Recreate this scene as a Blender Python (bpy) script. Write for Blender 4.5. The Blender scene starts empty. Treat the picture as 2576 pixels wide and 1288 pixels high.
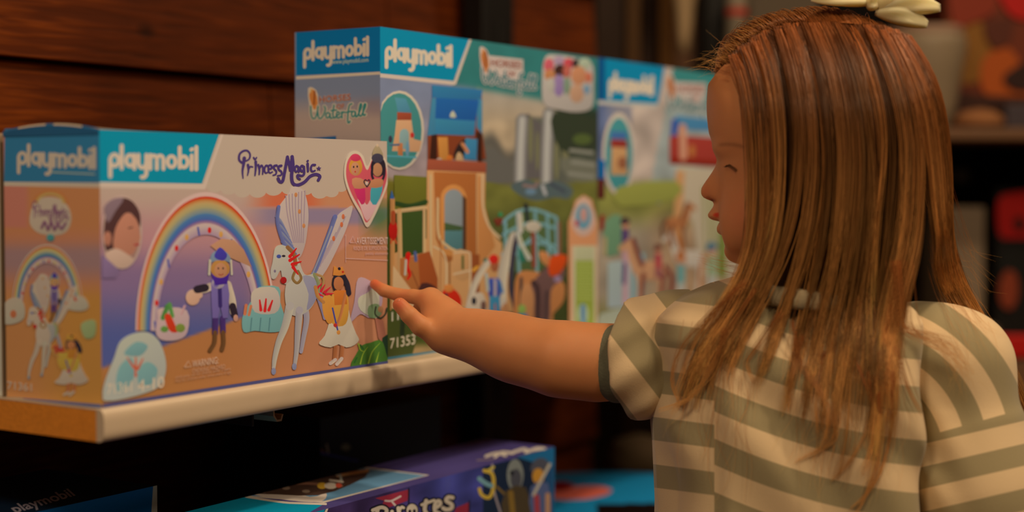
import bpy, bmesh, math, random
import numpy as np
from mathutils import Vector, Matrix, noise
from mathutils.geometry import tessellate_polygon
random.seed(7); rng=np.random.default_rng(7)
SC=bpy.context.scene; COL=SC.collection
# ------------------------------------------------------------------ camera
S_=0.9
CAM=np.array([-.9575,-1.0559,.2002])*S_
PITCH,YAW,ROLL,FPX=-.0455,-.99810,.0018,3870.8
_f=np.array([-math.sin(YAW)*math.cos(PITCH),math.cos(YAW)*math.cos(PITCH),math.sin(PITCH)])
_r=np.array([math.cos(YAW),math.sin(YAW),0.0]); _u=np.cross(_r,_f)
CR=math.cos(ROLL)*_r+math.sin(ROLL)*_u; CU=-math.sin(ROLL)*_r+math.cos(ROLL)*_u; CF=_f
def at(px,py,d):
    """world point seen at photo pixel (px,py) at depth d (metres along the view axis)"""
    return CAM+d*(CF+CR*(px-1288)/FPX+CU*(644-py)/FPX)
def ray(px,py):
    return CF+CR*(px-1288)/FPX+CU*(644-py)/FPX
def hit(px,py,axis,val):
    r=ray(px,py); t=(val-CAM[axis])/r[axis]; return CAM+t*r
def proj(P):
    d=np.asarray(P,float)-CAM; z=d@CF
    return 1288+FPX*(d@CR)/z, 644-FPX*(d@CU)/z, z
cam_data=bpy.data.cameras.new('camera'); cam=bpy.data.objects.new('camera',cam_data); COL.objects.link(cam)
cam.matrix_world=Matrix((( CR[0],CU[0],-CF[0],CAM[0]),(CR[1],CU[1],-CF[1],CAM[1]),(CR[2],CU[2],-CF[2],CAM[2]),(0,0,0,1)))
cam_data.sensor_width=36; cam_data.lens=FPX/2576*36; cam_data.clip_start=.02
cam_data.dof.use_dof=True; cam_data.dof.focus_distance=1.46; cam_data.dof.aperture_fstop=2.0
SC.camera=cam
# ------------------------------------------------------------------ world, lights, exposure
SC.view_settings.view_transform='Standard'; SC.view_settings.look='None'
SC.view_settings.exposure=0.0; SC.view_settings.gamma=1; SC.view_settings.use_curve_mapping=False
W=bpy.data.worlds.new('world'); SC.world=W; W.use_nodes=True
W.node_tree.nodes['Background'].inputs[0].default_value=(1.0,.72,.46,1); W.node_tree.nodes['Background'].inputs[1].default_value=.07
def area(name,loc,target,size,power,color=(1,.73,.45)):
    l=bpy.data.lights.new(name,'AREA'); l.shape='DISK'; l.size=size; l.energy=power; l.color=color
    o=bpy.data.objects.new(name,l); COL.objects.link(o); o.location=loc
    o.rotation_euler=(Vector(target)-Vector(loc)).to_track_quat('-Z','Y').to_euler(); return o
area('ceiling_spot_front',(.50,-1.12,1.95),(.45,-.1,.05),.16,15.5)
area('fill_light_left',(-1.5,-.55,1.6),(.2,0,.1),.5,14)  # added fill from the left for the box ends, not a fixture
area('fill_light_rack',(2.6,-1.2,1.9),(3.4,-.3,.2),.6,26)  # unseen light added to brighten the far rack
area('rim_light_child',(1.2,-1.3,1.7),(.6,-.5,.2),.25,5)  # extra rim and fill light put in for the child
area('fill_light_front',(-.5,-2.3,1.8),(.5,-.4,0),.5,18)  # invented fill from the camera side for shirt and box fronts

# ------------------------------------------------------------------ helpers
def lin(c):
    c=np.asarray(c,float)/255.; return np.where(c<=.04045,c/12.92,((c+.055)/1.055)**2.4)
def tag(o,label=None,cat=None,group=None,kind=None):
    if label: o['label']=label
    if cat: o['category']=cat
    if group: o['group']=group
    if kind: o['kind']=kind
    return o
def empty(name,loc=(0,0,0)):
    o=bpy.data.objects.new(name,None); COL.objects.link(o); o.location=loc; o.empty_display_size=.02; return o
MATS={}
def mat(name,rgb=(128,128,128),rough=.6,spec=.4,bump=0,bscale=200,linear=None,metal=0,noise_amt=0,nscale=8,sss=0,sssr=None,attr=None,coat=0):
    if name in MATS: return MATS[name]
    m=bpy.data.materials.new(name); m.use_nodes=True; nt=m.node_tree; b=nt.nodes['Principled BSDF']
    c=tuple(linear) if linear is not None else tuple(lin(rgb))
    b.inputs['Base Color'].default_value=(*c,1); b.inputs['Roughness'].default_value=rough
    b.inputs['Specular IOR Level'].default_value=spec; b.inputs['Metallic'].default_value=metal
    b.inputs['Coat Weight'].default_value=coat; b.inputs['Coat Roughness'].default_value=.25
    if sss: b.inputs['Subsurface Weight'].default_value=sss; b.inputs['Subsurface Radius'].default_value=sssr or (.012,.005,.003); b.inputs['Subsurface Scale'].default_value=1
    tc=nt.nodes.new('ShaderNodeTexCoord')
    src=None
    if attr:
        a=nt.nodes.new('ShaderNodeAttribute'); a.attribute_name=attr; src=a.outputs['Color']; nt.links.new(src,b.inputs['Base Color'])
    if noise_amt:
        n=nt.nodes.new('ShaderNodeTexNoise'); n.inputs['Scale'].default_value=nscale; n.inputs['Detail'].default_value=6
        nt.links.new(tc.outputs['Object'],n.inputs['Vector'])
        mr=nt.nodes.new('ShaderNodeMapRange'); mr.inputs[3].default_value=1-noise_amt; mr.inputs[4].default_value=1+noise_amt
        nt.links.new(n.outputs['Fac'],mr.inputs[0])
        vm=nt.nodes.new('ShaderNodeVectorMath'); vm.operation='SCALE'
        if src: nt.links.new(src,vm.inputs[0])
        else: vm.inputs[0].default_value=c
        nt.links.new(mr.outputs[0],vm.inputs['Scale']); nt.links.new(vm.outputs[0],b.inputs['Base Color'])
    if bump:
        n=nt.nodes.new('ShaderNodeTexNoise'); n.inputs['Scale'].default_value=bscale; n.inputs['Detail'].default_value=4
        nt.links.new(tc.outputs['Object'],n.inputs['Vector'])
        bp=nt.nodes.new('ShaderNodeBump'); bp.inputs['Strength'].default_value=bump; bp.inputs['Distance'].default_value=.001
        nt.links.new(n.outputs['Fac'],bp.inputs['Height']); nt.links.new(bp.outputs[0],b.inputs['Normal'])
    MATS[name]=m; return m
def mesh_obj(name,verts,faces,m,parent=None,smooth=False,bevel=0,seg=2):
    me=bpy.data.meshes.new(name); me.from_pydata([tuple(map(float,v)) for v in verts],[],[tuple(map(int,f)) for f in faces]); me.update()
    for mm in (m if isinstance(m,(list,tuple)) else [m]): me.materials.append(mm)
    if smooth: me.shade_smooth()
    if bevel:
        bm=bmesh.new(); bm.from_mesh(me); bmesh.ops.bevel(bm,geom=list(bm.edges),offset=bevel,segments=seg,affect='EDGES',profile=.5)
        bmesh.ops.recalc_face_normals(bm,faces=bm.faces); bm.to_mesh(me); bm.free()
    o=bpy.data.objects.new(name,me); COL.objects.link(o)
    if parent: o.parent=parent; o.matrix_parent_inverse=Matrix.Translation(-parent.location)
    return o
def bxv(x0,x1,y0,y1,z0,z1):
    v=[(x0,y0,z0),(x1,y0,z0),(x1,y1,z0),(x0,y1,z0),(x0,y0,z1),(x1,y0,z1),(x1,y1,z1),(x0,y1,z1)]
    f=[(0,3,2,1),(4,5,6,7),(0,1,5,4),(1,2,6,5),(2,3,7,6),(3,0,4,7)]
    return v,f
def box(name,b,m,parent=None,bevel=.0006,seg=2,smooth=False):
    v,f=bxv(*b); return mesh_obj(name,v,f,m,parent,bevel=bevel,seg=seg,smooth=smooth)
def join(parts):
    V=[];F=[];n=0
    for v,f in parts:
        V+=list(map(tuple,v)); F+=[tuple(i+n for i in q) for q in f]; n+=len(v)
    return V,F
def tube(pts,r,n=8,cap=True):
    pts=[Vector(p) for p in pts]; rs=r if hasattr(r,'__len__') else [r]*len(pts)
    V=[];F=[]; up=None
    for i,p in enumerate(pts):
        t=(pts[min(i+1,len(pts)-1)]-pts[max(i-1,0)]).normalized()
        if up is None: up=t.orthogonal().normalized()
        up=(up-t*up.dot(t)).normalized(); s=t.cross(up)
        for k in range(n):
            a=2*math.pi*k/n; V.append(p+(up*math.cos(a)+s*math.sin(a))*rs[i])
    for i in range(len(pts)-1):
        for k in range(n): F.append((i*n+k,i*n+(k+1)%n,(i+1)*n+(k+1)%n,(i+1)*n+k))
    if cap: F.append(tuple(range(n))[::-1]); F.append(tuple((len(pts)-1)*n+k for k in range(n)))
    return V,F
def lathe(prof,c,n=32):
    V=[];F=[]
    for (r,z) in prof:
        for k in range(n):
            a=2*math.pi*k/n; V.append((c[0]+r*math.cos(a),c[1]+r*math.sin(a),c[2]+z))
    for i in range(len(prof)-1):
        for k in range(n): F.append((i*n+k,i*n+(k+1)%n,(i+1)*n+(k+1)%n,(i+1)*n+k))
    F.append(tuple(range(n))[::-1]); F.append(tuple((len(prof)-1)*n+k for k in range(n)))
    return V,F
def catmull(P,sub=6,closed=False):
    P=[np.array(p,float) for p in P]; n=len(P); out=[]
    rngi=range(n if closed else n-1)
    for i in rngi:
        p1,p2=P[i],P[(i+1)%n]
        p0=P[i-1] if (closed or i>0) else 2*p1-p2
        p3=P[(i+2)%n] if (closed or i+2<n) else 2*p2-p1
        for k in range(sub):
            t=k/sub; out.append(.5*((2*p1)+(-p0+p2)*t+(2*p0-5*p1+4*p2-p3)*t*t+(-p0+3*p1-3*p2+p3)*t**3))
    if not closed: out.append(P[-1])
    return out

# ------------------------------------------------------------------ printed artwork painter
CARD=mat('printed_card',attr='Col',rough=.42,spec=.35)
class Art:
    """flat print on a plane of a carton; shapes are given as they are seen in the photograph and carried onto that plane"""
    def __init__(s,axis,val,ref=(174,149,115),bias=-1,toplane=None,step=8e-7):
        s.axis=axis; s.val=val; s.V=[]; s.F=[]; s.C=[]; s.k=1; s.ref=lin(ref)/.80; s.bias=bias; s.step=step
        s.X=lambda x,y:(x,y); s.clip=None; s.shade=0.0; s.rise=0.0
    def uv(s,x,y):
        x,y=s.X(x,y); h=hit(x,y,s.axis,s.val); return np.delete(h,s.axis)
    def col(s,c): return np.clip(lin(c)/s.ref,0,.97)
    def _p(s,uv):
        if s.clip: uv=np.array([min(max(uv[0],s.clip[0]),s.clip[1]),min(max(uv[1],s.clip[2]),s.clip[3])])
        return np.insert(uv,s.axis,s.val+s.bias*s.k*s.step)
    def raw(s,uvs,faces,cols,lift=False):
        n=len(s.V); s.V+=[s._p(u) for u in uvs]
        if s.rise and lift:
            for q in range(n,len(s.V)): s.V[q][s.axis]+=s.bias*s.rise*((q-n)//2)
        s.F+=[tuple(i+n for i in f) for f in faces]
        s.C+=list(cols)
    def poly(s,pts,c,smooth=0,px=True,layer=True):
        if layer: s.k+=1
        if smooth: pts=catmull(pts,smooth,True)
        uvs=[s.uv(*p) for p in pts] if px else [np.array(p) for p in pts]
        c=s.col(c)
        tri=tessellate_polygon([[Vector((u[0],u[1],0)) for u in uvs]])
        if s.shade and px:
            ys=[p[1] for p in pts]; xs=[p[0] for p in pts]; h=max(ys)-min(ys)+1e-6; w=max(xs)-min(xs)+1e-6
            s.raw(uvs,tri,[np.clip(c*(1+s.shade*(.75-1.5*(p[1]-min(ys))/h-.7*((p[0]-min(xs))/w-.4))),0,.97) for p in pts])
        else: s.raw(uvs,tri,[c]*len(uvs))
    def ell(s,cx,cy,rx,ry,c,rot=0,n=24,a0=0,a1=360):
        R=math.radians(rot); P=[]
        for i in range(n if a1-a0==360 else n+1):
            a=math.radians(a0+(a1-a0)*i/n); x=rx*math.cos(a); y=-ry*math.sin(a)
            P.append((cx+x*math.cos(R)-y*math.sin(R),cy+x*math.sin(R)+y*math.cos(R)))
        s.poly(P,c)
    def stroke(s,pts,w,c,smooth=5,w1=None,layer=True,caps=True):
        if layer: s.k+=1
        if smooth and len(pts)>2: pts=catmull(pts,smooth)
        P=[np.array(p,float) for p in pts]; n=len(P); cc=s.col(c); L=[]
        for i,p in enumerate(P):
            t=P[min(i+1,n-1)]-P[max(i-1,0)]; t/=max(1e-9,np.hypot(*t)); nn=np.array([-t[1],t[0]])
            ww=(w if w1 is None else w+(w1-w)*i/(n-1))/2
            L+=[s.uv(*(p+nn*ww)),s.uv(*(p-nn*ww))]
        s.raw(L,[(2*i,2*i+1,2*i+3,2*i+2) for i in range(n-1)],[np.clip(cc*(1+s.shade*1.3),0,.97) if q%2 else cc*(1-s.shade*1.3) for q in range(len(L))],True)
        if caps:
            for j,p in ((0,P[0]),(1,P[-1])):
                ww=(w if (w1 is None or j==0) else w1)/2
                if ww<.8: continue
                s.k+=1; s.k+=(len(P)*s.rise/s.step if j else 0)
                s.raw([s.uv(p[0]+ww*math.cos(a),p[1]+ww*math.sin(a)) for a in np.linspace(0,2*math.pi,10,endpoint=False)],[tuple(range(10))],[cc]*10)
    def band(s,A,B,ca,cb=None,n=30):
        """ribbon between two polylines given as functions or lists, colour may change from A to B"""
        s.k+=1; ca=s.col(ca); cb=ca if cb is None else s.col(cb)
        L=[];C=[]
        for a,b in zip(A,B): L+=[s.uv(*a),s.uv(*b)]; C+=[ca,cb]
        s.raw(L,[(2*i,2*i+1,2*i+3,2*i+2) for i in range(len(A)-1)],C)
    def grid(s,u0,u1,v0,v1,f,nu=40,nv=30,rectpx=None):
        """background print: colour function f(px,py) over the whole panel"""
        s.k+=1; L=[];C=[]
        for j in range(nv+1):
            for i in range(nu+1):
                uv=np.array([u0+(u1-u0)*i/nu,v0+(v1-v0)*j/nv]); L.append(uv)
                x,y,_=proj(np.insert(uv,s.axis,s.val)); C.append(s.col(f(x,y)))
        s.raw(L,[(j*(nu+1)+i,j*(nu+1)+i+1,(j+1)*(nu+1)+i+1,(j+1)*(nu+1)+i) for j in range(nv) for i in range(nu)],C)
    def glyphs(s,polys,o,e,u,c,width):
        """place glyph strokes [(pts,w)...] in a frame: o baseline start, e baseline end, u point above start at height 1"""
        O,E,U=np.array(o,float),np.array(e,float),np.array(u,float)
        s.k+=1; s.rise=7e-7
        for pts,w in polys:
            q=[O+(E-O)*p[0]/width+(U-O)*p[1] for p in pts]
            s.stroke(q,w*abs(U[1]-O[1]),c,smooth=0,layer=True)
        s.rise=0.0; s.k+=12
    def text(s,txt,o,e,u,c,bold=0.0,shear=0):
        s.k+=1
        cu=bpy.data.curves.new('t','FONT'); cu.body=txt; cu.offset=bold; cu.resolution_u=3; cu.shear=shear
        ob=bpy.data.objects.new('t',cu); COL.objects.link(ob)
        me=ob.to_mesh(); V=[tuple(v.co) for v in me.vertices]; F=[tuple(p.vertices) for p in me.polygons]
        ob.to_mesh_clear(); bpy.data.objects.remove(ob); bpy.data.curves.remove(cu)
        if not V: return
        x0=min(v[0] for v in V); x1=max(v[0] for v in V)
        O,E,U=np.array(o,float),np.array(e,float),np.array(u,float)
        s.raw([s.uv(*(O+(E-O)*(v[0]-x0)/(x1-x0)+(U-O)*v[1]/.73)) for v in V],F,[s.col(c)]*len(V))
    def build(s,name,parent,m=None):
        me=bpy.data.meshes.new(name); me.from_pydata([tuple(v) for v in s.V],[],s.F); me.materials.append(m or CARD)
        a=me.color_attributes.new('Col','FLOAT_COLOR','POINT'); C=np.ones((len(s.V),4),dtype=np.float32); C[:,:3]=np.array(s.C); a.data.foreach_set('color',C.ravel())
        # faces look outwards
        me.update(); ax=s.axis
        flip=[p for p in me.polygons if p.normal[ax]*s.bias<0]
        for p in flip: p.flip()
        me.update()
        o=bpy.data.objects.new(name,me); COL.objects.link(o)
        if parent and parent.type=='EMPTY': parent=[c for c in parent.children if c.name.startswith('carton')][0]
        if parent: o.parent=parent; o.matrix_parent_inverse=Matrix.Translation(-parent.location)
        return o
def arc(cx,cy,r,a0,a1,n=10,ry=None):
    ry=r if ry is None else ry
    return [(cx+r*math.cos(math.radians(a0+(a1-a0)*i/n)),cy+ry*math.sin(math.radians(a0+(a1-a0)*i/n))) for i in range(n+1)]
# rounded heavy lower-case lettering (x-height 1)
def word_logo():
    G=[];w=.25; x=.15
    G+=[([(x,-.52),(x,.55)],w),(arc(x+.36,.5,.36,-180,180,18),w)]; x+=.98          # p
    G+=[([(x,.0),(x,1.42)],w)]; x+=.38                                             # l
    G+=[(arc(x+.34,.5,.34,0,360,18),w),([(x+.70,.0),(x+.70,.86)],w)]; x+=1.05       # a
    G+=[([(x,.86),(x,.45)]+arc(x+.33,.38,.33,180,360,8),w),([(x+.68,.86),(x+.68,-.2)]+arc(x+.38,-.25,.30,0,-110,6),w)]; x+=1.02   # y
    G+=[([(x,.0),(x,.86)],w),([(x,.55)]+arc(x+.28,.55,.28,180,0,8)+[(x+.56,.0)],w),([(x+.56,.55)]+arc(x+.84,.55,.28,180,0,8)+[(x+1.12,.0)],w)]; x+=1.50    # m
    G+=[(arc(x+.32,.46,.34,0,360,18),w)]; x+=1.02                                  # o
    G+=[([(x,.1),(x,1.36)],w),(arc(x+.34,.46,.34,-180,180,18),w)]; x+=1.02          # b
    G+=[([(x,.0),(x,.86)],w),([(x-.04,1.22),(x+.06,1.27)],w*.9)]; x+=.40            # i
    G+=[([(x,.0),(x,1.40)],w)]; x+=.15                                              # l
    return G,x
LOGO,LW=word_logo()
# ------------------------------------------------------------------ cartons with printed artwork
def carton(name,b,rgb,label,group=None,bulge=0,cat='toy box'):
    x0,x1,y0,y1,z0,z1=b
    r=empty(name,(x0,y0,z0)); tag(r,label,cat,group)
    if not bulge:
        c=box('carton',b,mat('card_'+'_'.join(map(str,rgb)),rgb,rough=.5,bump=.05),r,bevel=.0008)
    else:
        V=[];F=[];nx,ny=14,10
        for j in range(ny+1):
            for i in range(nx+1):
                x=x0+(x1-x0)*i/nx; y=y0+(y1-y0)*j/ny
                V.append((x,y,z1+bulge*math.sin(math.pi*j/ny)**.8*math.exp(-(x-x0)/.05)))
        for j in range(ny):
            for i in range(nx): a=j*(nx+1)+i; F.append((a,a+1,a+nx+2,a+nx+1))
        base=len(V); V+=[(x0,y0,z0),(x1,y0,z0),(x1,y1,z0),(x0,y1,z0)]
        F.append((base,base+3,base+2,base+1))
        F.append(tuple([base,base+1]+[nx-i for i in range(nx+1)]))
        F.append(tuple([base+2,base+3]+[ny*(nx+1)+i for i in range(nx+1)]))
        F.append(tuple([base+3,base]+[j*(nx+1) for j in range(ny+1)]))
        F.append(tuple([base+1,base+2]+[(ny-j)*(nx+1)+nx for j in range(ny+1)]))
        c=mesh_obj('carton',V,F,mat('card_'+'_'.join(map(str,rgb)),rgb,rough=.45,bump=.05),r)
    return r
def mix(a,b,t):
    t=min(max(t,0),1); return tuple(a[i]+(b[i]-a[i])*t for i in range(3))
def sm(a,b,x):
    t=min(max((x-a)/(b-a),0),1); return t*t*(3-2*t)
WH=(178,150,122); RED=(178,28,18); SK=(170,112,72); DK=(38,28,34)
# ---- drawing of the winged-horse scene, all in photograph coordinates of the front panel
def rainbow(A,cx=517,cy=832,R=172,H=338,a0=0,a1=180,warp=True):
    def cur(k,n=40):
        out=[]
        for i in range(n+1):
            a=math.radians(a0+(a1-a0)*i/n)
            out.append((cx+R*k*math.cos(a)*(1 if math.cos(a)<0 else 1.0), cy-H*k*math.sin(a)-(0)))
        return out
    cols=[((196,150,135),(196,150,135)),((182,22,14),(176,92,40)),((174,108,50),(172,134,78)),((170,136,78),(150,134,86)),((142,130,90),(92,112,116)),((66,102,134),(66,82,128)),((88,74,116),(150,108,108)),((178,145,125),(178,145,125)),((178,148,130),(150,115,120))]
    ks=[1.03,1.0,.975,.95,.915,.87,.825,.80,.785,.715]
    for i,(a,b) in enumerate(cols): A.band(cur(ks[i]),cur(ks[i+1]),a,b)
    for i,a in enumerate(range(8,180,13)):
        aa=math.radians(a); x=cx+R*.75*math.cos(aa); y=cy-H*.75*math.sin(aa)
        c=[(185,30,25),(70,70,120),(200,130,60)][i%3]
        if i%3==1: A.stroke([(x-3*math.sin(aa)*0,y-9),(x+3,y+9)],5,c,smooth=0)
        else: A.ell(x,y,5,8,c,n=10)
def pegasus(A):
    W1=(165,150,145); W2=(140,125,135); BL=(92,92,140)
    # far wing, fan of feathers
    A.poly([(735,470),(722,490),(700,520),(692,545),(697,580),(708,610),(725,640),(750,650),(765,620),(772,580),(775,540),(770,500),(758,475)],(172,145,130),smooth=4)
    for i in range(7): A.stroke([(718+i*8,492-i*2),(722+i*7,540),(738+i*4,610)],3,(150,122,115))
    for i in range(9): A.stroke([(694+i*2,545+i*9),(705+i*2,556+i*9),(722+i*3,590+i*7)],6,BL if i%2 else (115,112,150))
    A.stroke([(700,520),(697,560),(712,610),(732,640)],9,BL)
    for p in [(743,490),(752,532),(763,568)]: A.ell(p[0],p[1],4,6,(178,110,60),n=8)
    # near wing
    A.poly([(886,520),(870,525),(845,545),(825,590),(800,650),(775,705),(765,735),(785,720),(805,700),(825,670),(850,620),(872,570)],(170,145,130),smooth=4)
    for i in range(8): A.stroke([(868-i*12,545+i*20),(850-i*11,585+i*18),(822-i*6,640+i*10)],3,(150,125,118))
    A.stroke([(842,545),(822,600),(798,665),(775,715),(762,738)],11,BL); A.stroke([(833,570),(805,640),(780,700)],4,(125,120,160))
    for p in [(862,545),(858,565),(838,600)]: A.ell(p[0],p[1],4,7,(180,90,50),n=8)
    # hind legs
    A.stroke([(762,760),(770,800),(762,850),(756,885)],17,W2,w1=9); A.stroke([(800,740),(812,780),(816,800)],16,(125,110,125),w1=10)
    # body
    A.poly([(702,650),(720,690),(715,740),(722,780),(742,795),(770,785),(790,760),(800,720),(790,690),(765,690),(748,650),(730,632)],W1,smooth=4)
    A.poly([(760,695),(790,700),(800,730),(790,760),(770,780),(775,740)],(130,120,138),smooth=3)
    # front legs
    A.stroke([(728,770),(716,820),(700,860),(690,900),(687,925)],22,(160,145,145),w1=9); A.stroke([(752,780),(748,830),(745,880),(740,918)],19,(150,135,142),w1=9)
    A.ell(687,934,6,9,(120,115,150),n=10); A.ell(739,922,6,9,(120,115,150),n=10)
    # head and neck
    A.poly([(690,625),(704,616),(722,622),(738,640),(748,670),(735,700),(715,715),(708,695),(704,680),(692,700),(682,700),(679,682),(684,660)],W1,smooth=4)
    A.stroke([(722,622),(738,640),(742,665)],10,(130,85,45)); A.stroke([(742,680),(735,700),(746,712),(756,700),(748,682)],7,(125,90,45))
    A.ell(700,645,6,5,(60,70,120),n=10); A.ell(712,644,5,3,DK,n=8); A.ell(690,682,3,4,(110,90,100),n=8)
    for q in [((728,655),(752,640)),((734,665),(756,658)),((728,645),(744,625)),((736,672),(748,690))]: A.stroke(q,9,(190,25,22),smooth=0,w1=3)
    A.ell(712,705,8,9,(150,20,20),n=10)
    A.stroke([(790,690),(800,715),(797,745)],9,(120,120,75)); A.stroke([(795,690),(812,700),(808,730)],6,(150,110,60))
def prince(A):
    A.stroke([(500,742),(480,746)],18,(185,140,105),smooth=0); A.ell(484,748,18,20,(190,140,105))
    A.stroke([(545,715),(510,728)],20,(178,150,120),smooth=0); A.stroke([(515,724),(495,728)],20,DK,smooth=0)
    A.stroke([(572,715),(583,755),(586,785)],18,(175,150,118)); A.stroke([(584,770),(589,792)],17,DK,smooth=0); A.ell(592,800,6,9,(175,120,90),n=10)
    A.stroke([(541,800),(540,838)],15,(62,38,82),smooth=0); A.stroke([(559,800),(560,836)],14,(62,38,82),smooth=0)
    A.stroke([(540,836),(538,862),(527,882)],11,(95,60,30)); A.stroke([(560,836),(561,862),(557,880)],11,(95,60,30))
    A.poly([(530,702),(570,702),(576,740),(572,800),(560,800),(553,770),(547,800),(533,800),(530,740)],(105,85,125))
    A.stroke([(551,705),(553,770)],10,(50,35,80),smooth=0); A.ell(548,712,16,14,(150,130,150)); A.ell(542,716,7,7,(110,90,150))
    A.poly([(530,688),(576,688),(570,714),(540,718)],(62,30,110))
    A.ell(553,676,24,23,(165,110,50)); A.ell(554,680,16,19,SK); A.ell(548,675,2,3,DK,n=8); A.ell(560,675,2,3,DK,n=8); A.stroke([(549,690),(555,692),(560,689)],2,(140,30,30))
    A.poly([(528,660),(531,640),(545,630),(565,632),(577,645),(580,662),(566,656),(545,655)],(110,120,165),smooth=3)
    A.poly([(538,642),(552,622),(570,640),(562,655),(545,652)],(60,50,125),smooth=3); A.stroke([(527,655),(525,690)],6,(175,160,160)); A.stroke([(580,655),(582,690)],5,(175,160,160))
def princess(A):
    A.stroke([(843,865),(840,905)],10,(150,85,45),smooth=0); A.stroke([(860,865),(857,900)],10,(150,85,45),smooth=0)
    A.stroke([(842,905),(830,914)],9,(178,150,130),smooth=0); A.stroke([(858,902),(846,916)],9,(178,150,130),smooth=0)
    A.poly([(838,750),(868,750),(880,800),(895,840),(902,855),(890,868),(870,874),(850,866),(830,874),(805,868),(802,860),(815,845),(828,805)],(182,160,130),smooth=2)
    A.poly([(836,735),(870,738),(876,780),(868,815),(845,820),(828,800)],(185,125,45),smooth=3)
    A.poly([(838,730),(869,730),(872,765),(840,768)],(180,95,32))
    A.poly([(810,750),(828,742),(838,760),(840,800),(826,815),(812,790)],(190,120,45),smooth=3)
    A.stroke([(868,738),(856,790),(845,822)],7,(168,98,52)); A.stroke([(835,775),(848,830),(852,838)],4,(60,60,110)); A.ell(842,818,5,5,(170,40,30),n=8); A.ell(850,836,5,6,(190,120,50),n=8)
    A.stroke([(862,695),(872,715),(876,738)],13,(32,30,38)); A.ell(852,705,17,18,(32,28,34)); A.ell(850,713,13,17,(165,95,52))
    A.stroke([(838,700),(836,715),(840,730)],4,(32,28,34))
    A.poly([(836,692),(839,668),(850,676),(860,670),(868,690),(852,694)],(192,112,42)); A.ell(852,676,4,4,DK,n=8); A.ell(861,684,3,3,(170,30,20),n=8)
    for q in [((796,725),(808,713)),((806,732),(816,716)),((815,735),(830,722)),((820,740),(838,738)),((800,740),(812,745))]: A.stroke(q,7,(185,30,40),smooth=0,w1=2)
    A.stroke([(792,722),(798,745),(812,760)],9,(165,105,50))
def cloud(A,P,c=(120,140,125),c2=(165,150,130)):
    A.poly(P,c2,smooth=4)
def heart(A):
    A.poly([(922,572),(905,540),(880,495),(865,450),(866,410),(878,385),(896,380),(912,392),(922,418),(935,392),(955,388),(970,405),(977,440),(972,470),(958,505),(940,545)],(190,158,132),smooth=4)
    A.poly([(922,560),(907,530),(884,490),(870,448),(871,412),(882,391),(896,387),(908,398),(922,428),(936,400),(955,394),(966,408),(972,440),(967,468),(952,505)],(180,70,70),smooth=4)
    A.poly([(922,556),(905,520),(898,500),(912,505),(922,515),(932,500),(955,490),(945,520)],(190,140,135),smooth=3)
    A.poly([(893,455),(912,455),(918,500),(908,515),(890,480)],(180,40,75),smooth=2); A.poly([(935,460),(957,458),(960,480),(945,515),(930,505)],(60,130,165),smooth=2)
    A.ell(893,420,17,22,(185,120,40)); A.ell(892,425,11,17,(178,115,75)); A.ell(888,420,2,3,DK,n=8); A.ell(897,419,2,3,DK,n=8); A.ell(892,432,2,2,(180,20,30),n=8)
    A.ell(893,397,13,9,(185,50,70)); A.ell(950,420,19,26,DK); A.ell(948,427,12,17,(165,108,68)); A.stroke([(935,420),(934,440),(938,452)],6,DK); A.stroke([(966,420),(965,440),(960,455)],6,DK)
    A.poly([(936,395),(940,372),(948,366),(957,376),(962,396)],(150,125,85),smooth=2); A.ell(948,398,15,12,(60,52,58)); A.ell(948,366,3,4,(185,150,110),n=8)
    A.poly([(884,450),(905,448),(925,462),(918,472),(890,474)],(175,112,72),smooth=2); A.poly([(962,452),(940,450),(922,462),(930,472),(958,470)],(170,105,65),smooth=2)
    A.stroke([(921,470),(914,458),(918,452),(922,457),(926,452),(929,458),(922,470)],3,DK,smooth=3); A.ell(921,461,4,5,(185,150,125),n=8)
def z2(P): return [(240+x/3.067,300+y/3.067) for x,y in P]
PM=[([(1148,300),(1142,350),(1134,400),(1138,456)],22,8),([(1128,335),(1108,312),(1112,270),(1140,245),(1172,243),(1192,270),(1186,305),(1162,322)],15,10),
 ([(1176,352),(1180,395),(1172,434)],16,7),([(1180,385),(1194,366),(1212,368)],13,9),([(1236,328),(1236,380),(1230,434)],17,9),([(1220,296),(1231,312),(1242,295)],11,9),
 ([(1256,352),(1264,390),(1262,426)],14,9),([(1263,380),(1280,356),(1291,375),(1289,424)],14,9),([(1332,362),(1314,358),(1303,385),(1311,414),(1332,408)],14,9),
 ([(1336,386),(1358,378),(1354,355),(1338,358),(1333,392),(1345,414),(1364,406)],13,9),([(1396,356),(1376,362),(1378,382),(1394,400),(1390,424),(1370,432)],15,9),
 ([(1432,358),(1411,366),(1414,388),(1434,406),(1431,430),(1404,436)],16,9),([(1408,458),(1420,480),(1442,478),(1458,410),(1480,290)],20,17),([(1480,290),(1492,345),(1500,396)],18,12),([(1500,396),(1508,340),(1516,288)],13,16),
 ([(1516,288),(1522,360),(1512,430),(1520,490),(1555,508),(1610,485),(1655,440),(1700,425),(1730,440),(1718,470)],20,18),
 ([(1564,368),(1547,360),(1537,385),(1547,406),(1562,390),(1563,362),(1568,408)],13,10),([(1606,366),(1590,358),(1579,380),(1590,402),(1605,388),(1606,360),(1608,420),(1590,436),(1558,430),(1560,452),(1575,462)],13,14),
 ([(1635,342),(1638,402)],15,12),([(1634,322),(1637,320)],12,12),([(1692,352),(1670,354),(1660,380),(1670,402),(1692,396)],14,10)]
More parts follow.
